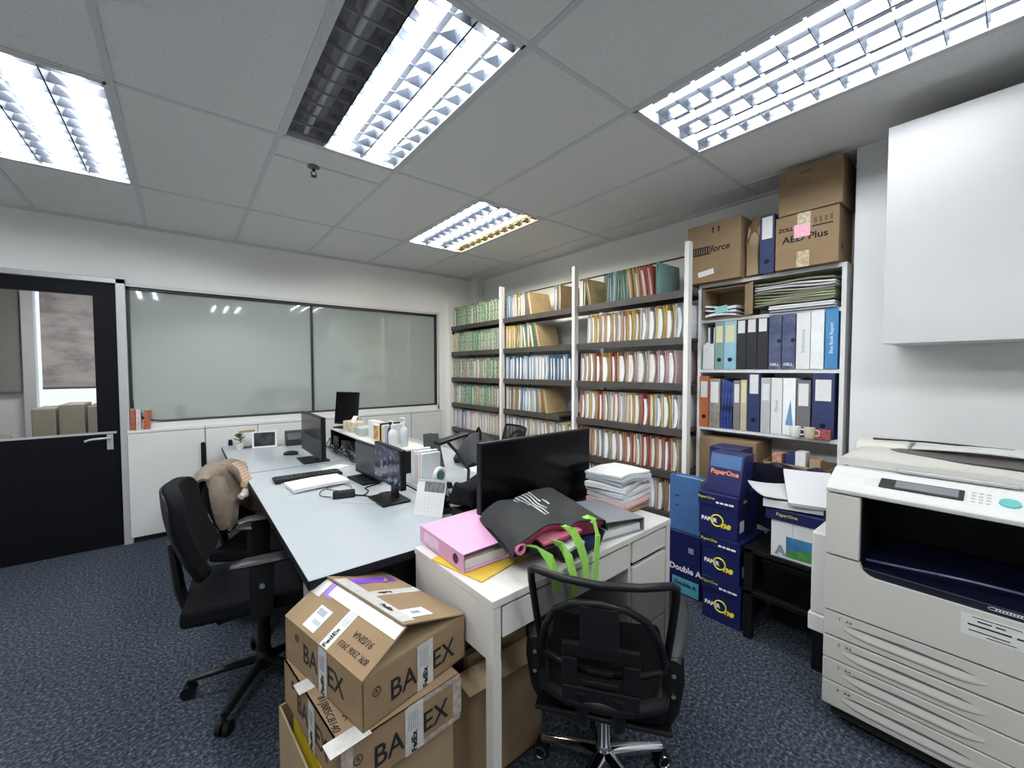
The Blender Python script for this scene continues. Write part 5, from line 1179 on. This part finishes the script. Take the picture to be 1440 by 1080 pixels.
def shipping_carton(label, loc, rz, peaked, tagno):
    t = thing('shipping_carton', label, 'carton', loc, rz, 'shipping cartons stacked beside the white desk')
    b = MB(); b.box(0, W_, 0, L_, 0, .004); b.box(0, .004, 0, L_, 0, H_); b.box(W_-.004, W_, 0, L_, 0, H_); b.box(0, W_, 0, .004, 0, H_); b.box(0, W_, L_-.004, L_, 0, H_)
    b.build('walls', CARD, t)
    ff = face((W_/2, 0, H_*.50), (1, 0, 0), (0, 0, 1)); fl = face((0, L_/2, H_*.50), (0, -1, 0), (0, 0, 1))
    bt_text(t, ff @ Matrix.Translation((.0, -.010, 0))); bt_text(t, fl, 1.0)
    ship_tape(t, ff @ Matrix.Translation((.018, 0, .0012)), .055, H_*.98); ship_tape(t, fl @ Matrix.Translation((.02, 0, .0012)), .045, H_*.98)
    return t
A = shipping_carton('topmost shipping carton with raised flaps and white parcel tape', (.322, .978, .5205), R(12.5), True, 0)
rA, rB = Vector((.132, 0, .200)), Vector((.132, L_, .200))
def quad_slab(a, b, c, d, t=.004):
    m = MB(); m.slab(lambda u, v: tuple((Vector(a)*(1-u)+Vector(b)*u)*(1-v)+(Vector(d)*(1-u)+Vector(c)*u)*v), 1, 1, t); return m
LF = [(0, 0, H_), tuple(rA), tuple(rB), (0, L_, H_)]; RF = [(W_, 0, H_+.002), (.124, .004, .2075), (.124, L_, .2075), (W_, L_, H_+.002)]
quad_slab(*LF).build('flap', CARD, A); quad_slab(*RF).build('flap', CARD, A)
quad_slab((.01, .004, H_), (W_-.01, .004, H_), (W_-.05, .13, H_+.020), (.09, .13, H_+.035)).build('inner_flap', CARDB, A)
quad_slab((.01, L_-.004, H_), (W_-.01, L_-.004, H_), (W_-.06, L_-.12, H_+.03), (.10, L_-.12, H_+.04)).build('inner_flap', CARD, A)
Lm = face((.066-.0012, .215, .165+.0022), (0, -1, 0), (.132, 0, .070))
# frame on the left flap: x towards the front, y up the slope
k = MB(); patch(Lm @ Matrix.Translation((.02, .0, 0)), .040, .146, mb=k); k.build('parcel_tape', TAPE, A)
text('FedEx', .022, Lm @ Matrix.Translation((.02, -.045, .0004)) @ Matrix.Rotation(R(90), 4, 'Z'), INK, A, bold=.0006, align='CENTER')
k = MB()
for i in range(4): patch(Lm @ Matrix.Translation((.010+.007*i, .02, .0006)), .0012, .06, mb=k)
k.build('tape_print', INKB, A)
k = MB(); patch(Lm @ Matrix.Translation((-.085, -.030, 0)), .066, .068, mb=k); k.build('barcode_label', PAPER, A)
k = MB()
for i in range(9): patch(Lm @ Matrix.Translation((-.108+.0048*i, -.012, .0007)), .0014+.0012*(i % 2), .018, mb=k); patch(Lm @ Matrix.Translation((-.092+.0042*i, -.040, .0007)), .0012, .012, mb=k)
k.build('barcode', INKB, A)
text('91/SINA', .026, Lm @ Matrix.Translation((.125, -.005, 0)) @ Matrix.Rotation(R(180), 4, 'Z'), INK, A, 'handwriting', shear=.2)
text('87K 2306 3933', .022, Lm @ Matrix.Translation((.125, -.040, 0)) @ Matrix.Rotation(R(180), 4, 'Z'), INK, A, 'handwriting', shear=.2)
k = MB(); patch(Lm @ Matrix.Translation((-.130, .050, 0)), .05, .045, mb=k); k.build('purple_tape', TAPEP, A)
patch(Lm @ Matrix.Translation((-.185, .045, 0)), .05, .06).build('ridge_tape', TAPE, A); patch(Lm @ Matrix.Translation((.04, .054, .0004)), .345, .040).build('ridge_tape', TAPE, A)
Rm = face(tuple((Vector(RF[0])+Vector(RF[1])+Vector(RF[2])+Vector(RF[3]))/4+Vector((.0008, 0, .0024))), (0, 1, 0), tuple(Vector(RF[1])-Vector(RF[0])))
# frame on the right flap: x towards the rear, y up the slope
k = MB(); patch(Rm @ Matrix.Translation((.125, .0, 0)), .050, .19, mb=k); k.build('purple_tape', TAPEP, A)
patch(Rm @ Matrix.Translation((.010, -.02, 0)), .040, .19).build('parcel_tape', TAPE, A); patch(Rm @ Matrix.Translation((-.02, .092, .0004)), .36, .046).build('parcel_tape', TAPE, A)
text('FedEx', .020, Rm @ Matrix.Translation((.010, .02, .0008)) @ Matrix.Rotation(R(90), 4, 'Z'), INK, A, bold=.0006)
text('FedEx', .022, Rm @ Matrix.Translation((-.10, .092, .0012)) @ Matrix.Rotation(R(180), 4, 'Z'), INK, A, bold=.0006)
k = MB(); patch(Rm @ Matrix.Translation((-.155, .035, 0)), .055, .10, mb=k); k.build('address_label', PAPER, A)
k = MB(); patch(Rm @ Matrix.Translation((-.155, .03, .0008)), .016, .03, mb=k); k.build('stamp', INKB, A)
B_ = shipping_carton('second shipping carton, under the topmost one, with handwriting and clear tape', (.268, .965, .3900), R(6), False, 1)
MB().box(0, W_, 0, L_, H_-.004, H_).build('closed_flaps', CARD, B_)
TB = Matrix.Translation((0, 0, H_+.0006))
patch(TB @ Matrix.Translation((.022, .02, 0)), .10, .05).build('parcel_tape', TAPE, B_); patch(TB @ Matrix.Translation((.03, .27, 0)), .09, .05).build('parcel_tape', TAPE, B_)
text('81JB85C8140', .026, TB @ Matrix.Translation((.018, .13, 0)) @ Matrix.Rotation(R(-95), 4, 'Z'), INK, B_, 'handwriting', shear=.2)
text('36/CMA', .026, TB @ Matrix.Translation((.050, .12, 0)) @ Matrix.Rotation(R(-95), 4, 'Z'), INK, B_, 'handwriting', shear=.2)
CLT = mat('milky_clear_tape', (0.42, 0.36, 0.31), .2, var=.3, scale=60)
for (xc, zc_, w_, h_) in ((W_/2+.085, .006, .17, .014), (W_/2+.085, H_-.006, .17, .014), (W_-.014, H_/2, .03, H_-.03), (.012, H_/2, .028, H_)): patch(face((xc, 0, zc_), (1, 0, 0), (0, 0, 1)), w_, h_).build('clear_tape', CLT, B_)
C_ = thing('open_carton', 'open carton holding yellow and red folders, lowest of the stack by the white desk', 'carton', (.232, .985, 0), R(4))
b = MB(); b.box(0, .005, 0, .40, 0, .3885); b.box(.36, .365, 0, .40, 0, .3885); b.box(0, .365, 0, .005, 0, .3885); b.box(0, .365, .395, .40, 0, .3885); b.box(0, .365, 0, .40, 0, .005)
b.build('walls', CARDB, C_)
for k, (xq, mt, lb) in enumerate([(.020, mat('bright_yellow_card', (.80, .62, .03), .5), 'bright yellow folder in the lowest open carton'), (.031, mat('orange_red_folder', (.62, .10, .03), .5), 'orange-red folder in the lowest open carton'), (.042, MATS['card_cream'], 'cream folder in the lowest open carton')]):
    o = MB().slab(lambda u, v: (.004*math.sin(4*u), .31*(u-.5), .36*v+.0), 4, 4, .006).build('folder', mt, loc=(.232+xq, 1.185, .0065), rz=R(4)); tag(o, lb, 'folder', 'folders in the open carton')
big = thing('open_carton', 'big dim brown carton with folded flaps under the white desk', 'carton', (.650, 1.100, 0))
b = MB(); b.box(0, .38, 0, .005, 0, .43); b.box(0, .38, .25, .255, 0, .43); b.box(0, .005, .005, .25, 0, .43); b.box(.375, .38, .005, .25, 0, .43); b.box(0, .38, 0, .255, 0, .005); b.build('walls', CARD, big)
quad_slab((0, .002, .43), (.38, .002, .43), (.37, -.075, .405), (.01, -.075, .405)).build('flap', CARDB, big)
quad_slab((.01, .25, .43), (.37, .25, .43), (.36, .20, .52), (.02, .20, .52)).build('flap', CARD, big)
for k in range(3):
    o = MB().box(.07, .33, .03+.05*k, .06+.05*k, .01, .45+.02*k).build('file_wad', [CARDB, CARDD, CARDB][k], loc=(.650, 1.100, 0), bevel=.003); tag(o, f'brown file wad standing in the big carton, {ordinal(k)} from the front', 'files', 'file wads in the big carton')

# lettering becomes plain mesh parts
dg = bpy.context.evaluated_depsgraph_get()
for o in [o for o in COL.objects if o.type == 'FONT']:
    me = bpy.data.meshes.new_from_object(o.evaluated_get(dg)); nm = o.name; o.name = 'old'
    n_ = bpy.data.objects.new(nm, me); COL.objects.link(n_); n_.parent = o.parent; n_.matrix_local = o.matrix_local.copy()
    if 'label' in o: n_['label'] = o['label']
    bpy.data.objects.remove(o)

# ------------------------------------------------------------------ viewpoint, daylight outside, output look
cam = bpy.data.cameras.new('camera'); co = bpy.data.objects.new('camera', cam); COL.objects.link(co)
yaw, pitch, roll = R(51.08), R(2.07), R(0.1)
f = Vector((math.cos(yaw)*math.cos(pitch), math.sin(yaw)*math.cos(pitch), -math.sin(pitch)))
r = Vector((math.sin(yaw), -math.cos(yaw), 0)); d_ = f.cross(r)
r2 = r*math.cos(roll)+d_*math.sin(roll); d2 = -r*math.sin(roll)+d_*math.cos(roll)
co.matrix_world = Matrix(((r2.x, -d2.x, -f.x, 0), (r2.y, -d2.y, -f.y, 0), (r2.z, -d2.z, -f.z, 1.408), (0, 0, 0, 1)))
cam.sensor_width = 36; cam.lens = 574.5/1440*36; cam.clip_start = .02
SC.camera = co
wl = bpy.data.worlds.new('daylight'); SC.world = wl; wl.use_nodes = True
bgn = wl.node_tree.nodes['Background']; bgn.inputs['Color'].default_value = (.78, .86, 1, 1); bgn.inputs['Strength'].default_value = 1.0
sl = bpy.data.lights.new('next_room_fill_light', 'AREA'); sl.energy = 18; sl.size = .6; so = bpy.data.objects.new('next_room_fill_light', sl); COL.objects.link(so); so.location = (-.6, 5.6, ZC-.03)  # unseen area light added to brighten the room behind the door
SC.cycles.use_denoising = True; SC.cycles.max_bounces = 8; SC.cycles.diffuse_bounces = 4; SC.cycles.glossy_bounces = 4; SC.cycles.transparent_max_bounces = 12
SC.cycles.sample_clamp_indirect = 6.0
SC.cycles.caustics_reflective = False; SC.cycles.caustics_refractive = False
vs = SC.view_settings; vs.view_transform = 'Standard'; vs.look = 'None'; vs.gamma = 1; vs.use_curve_mapping = False; vs.exposure = 0.8
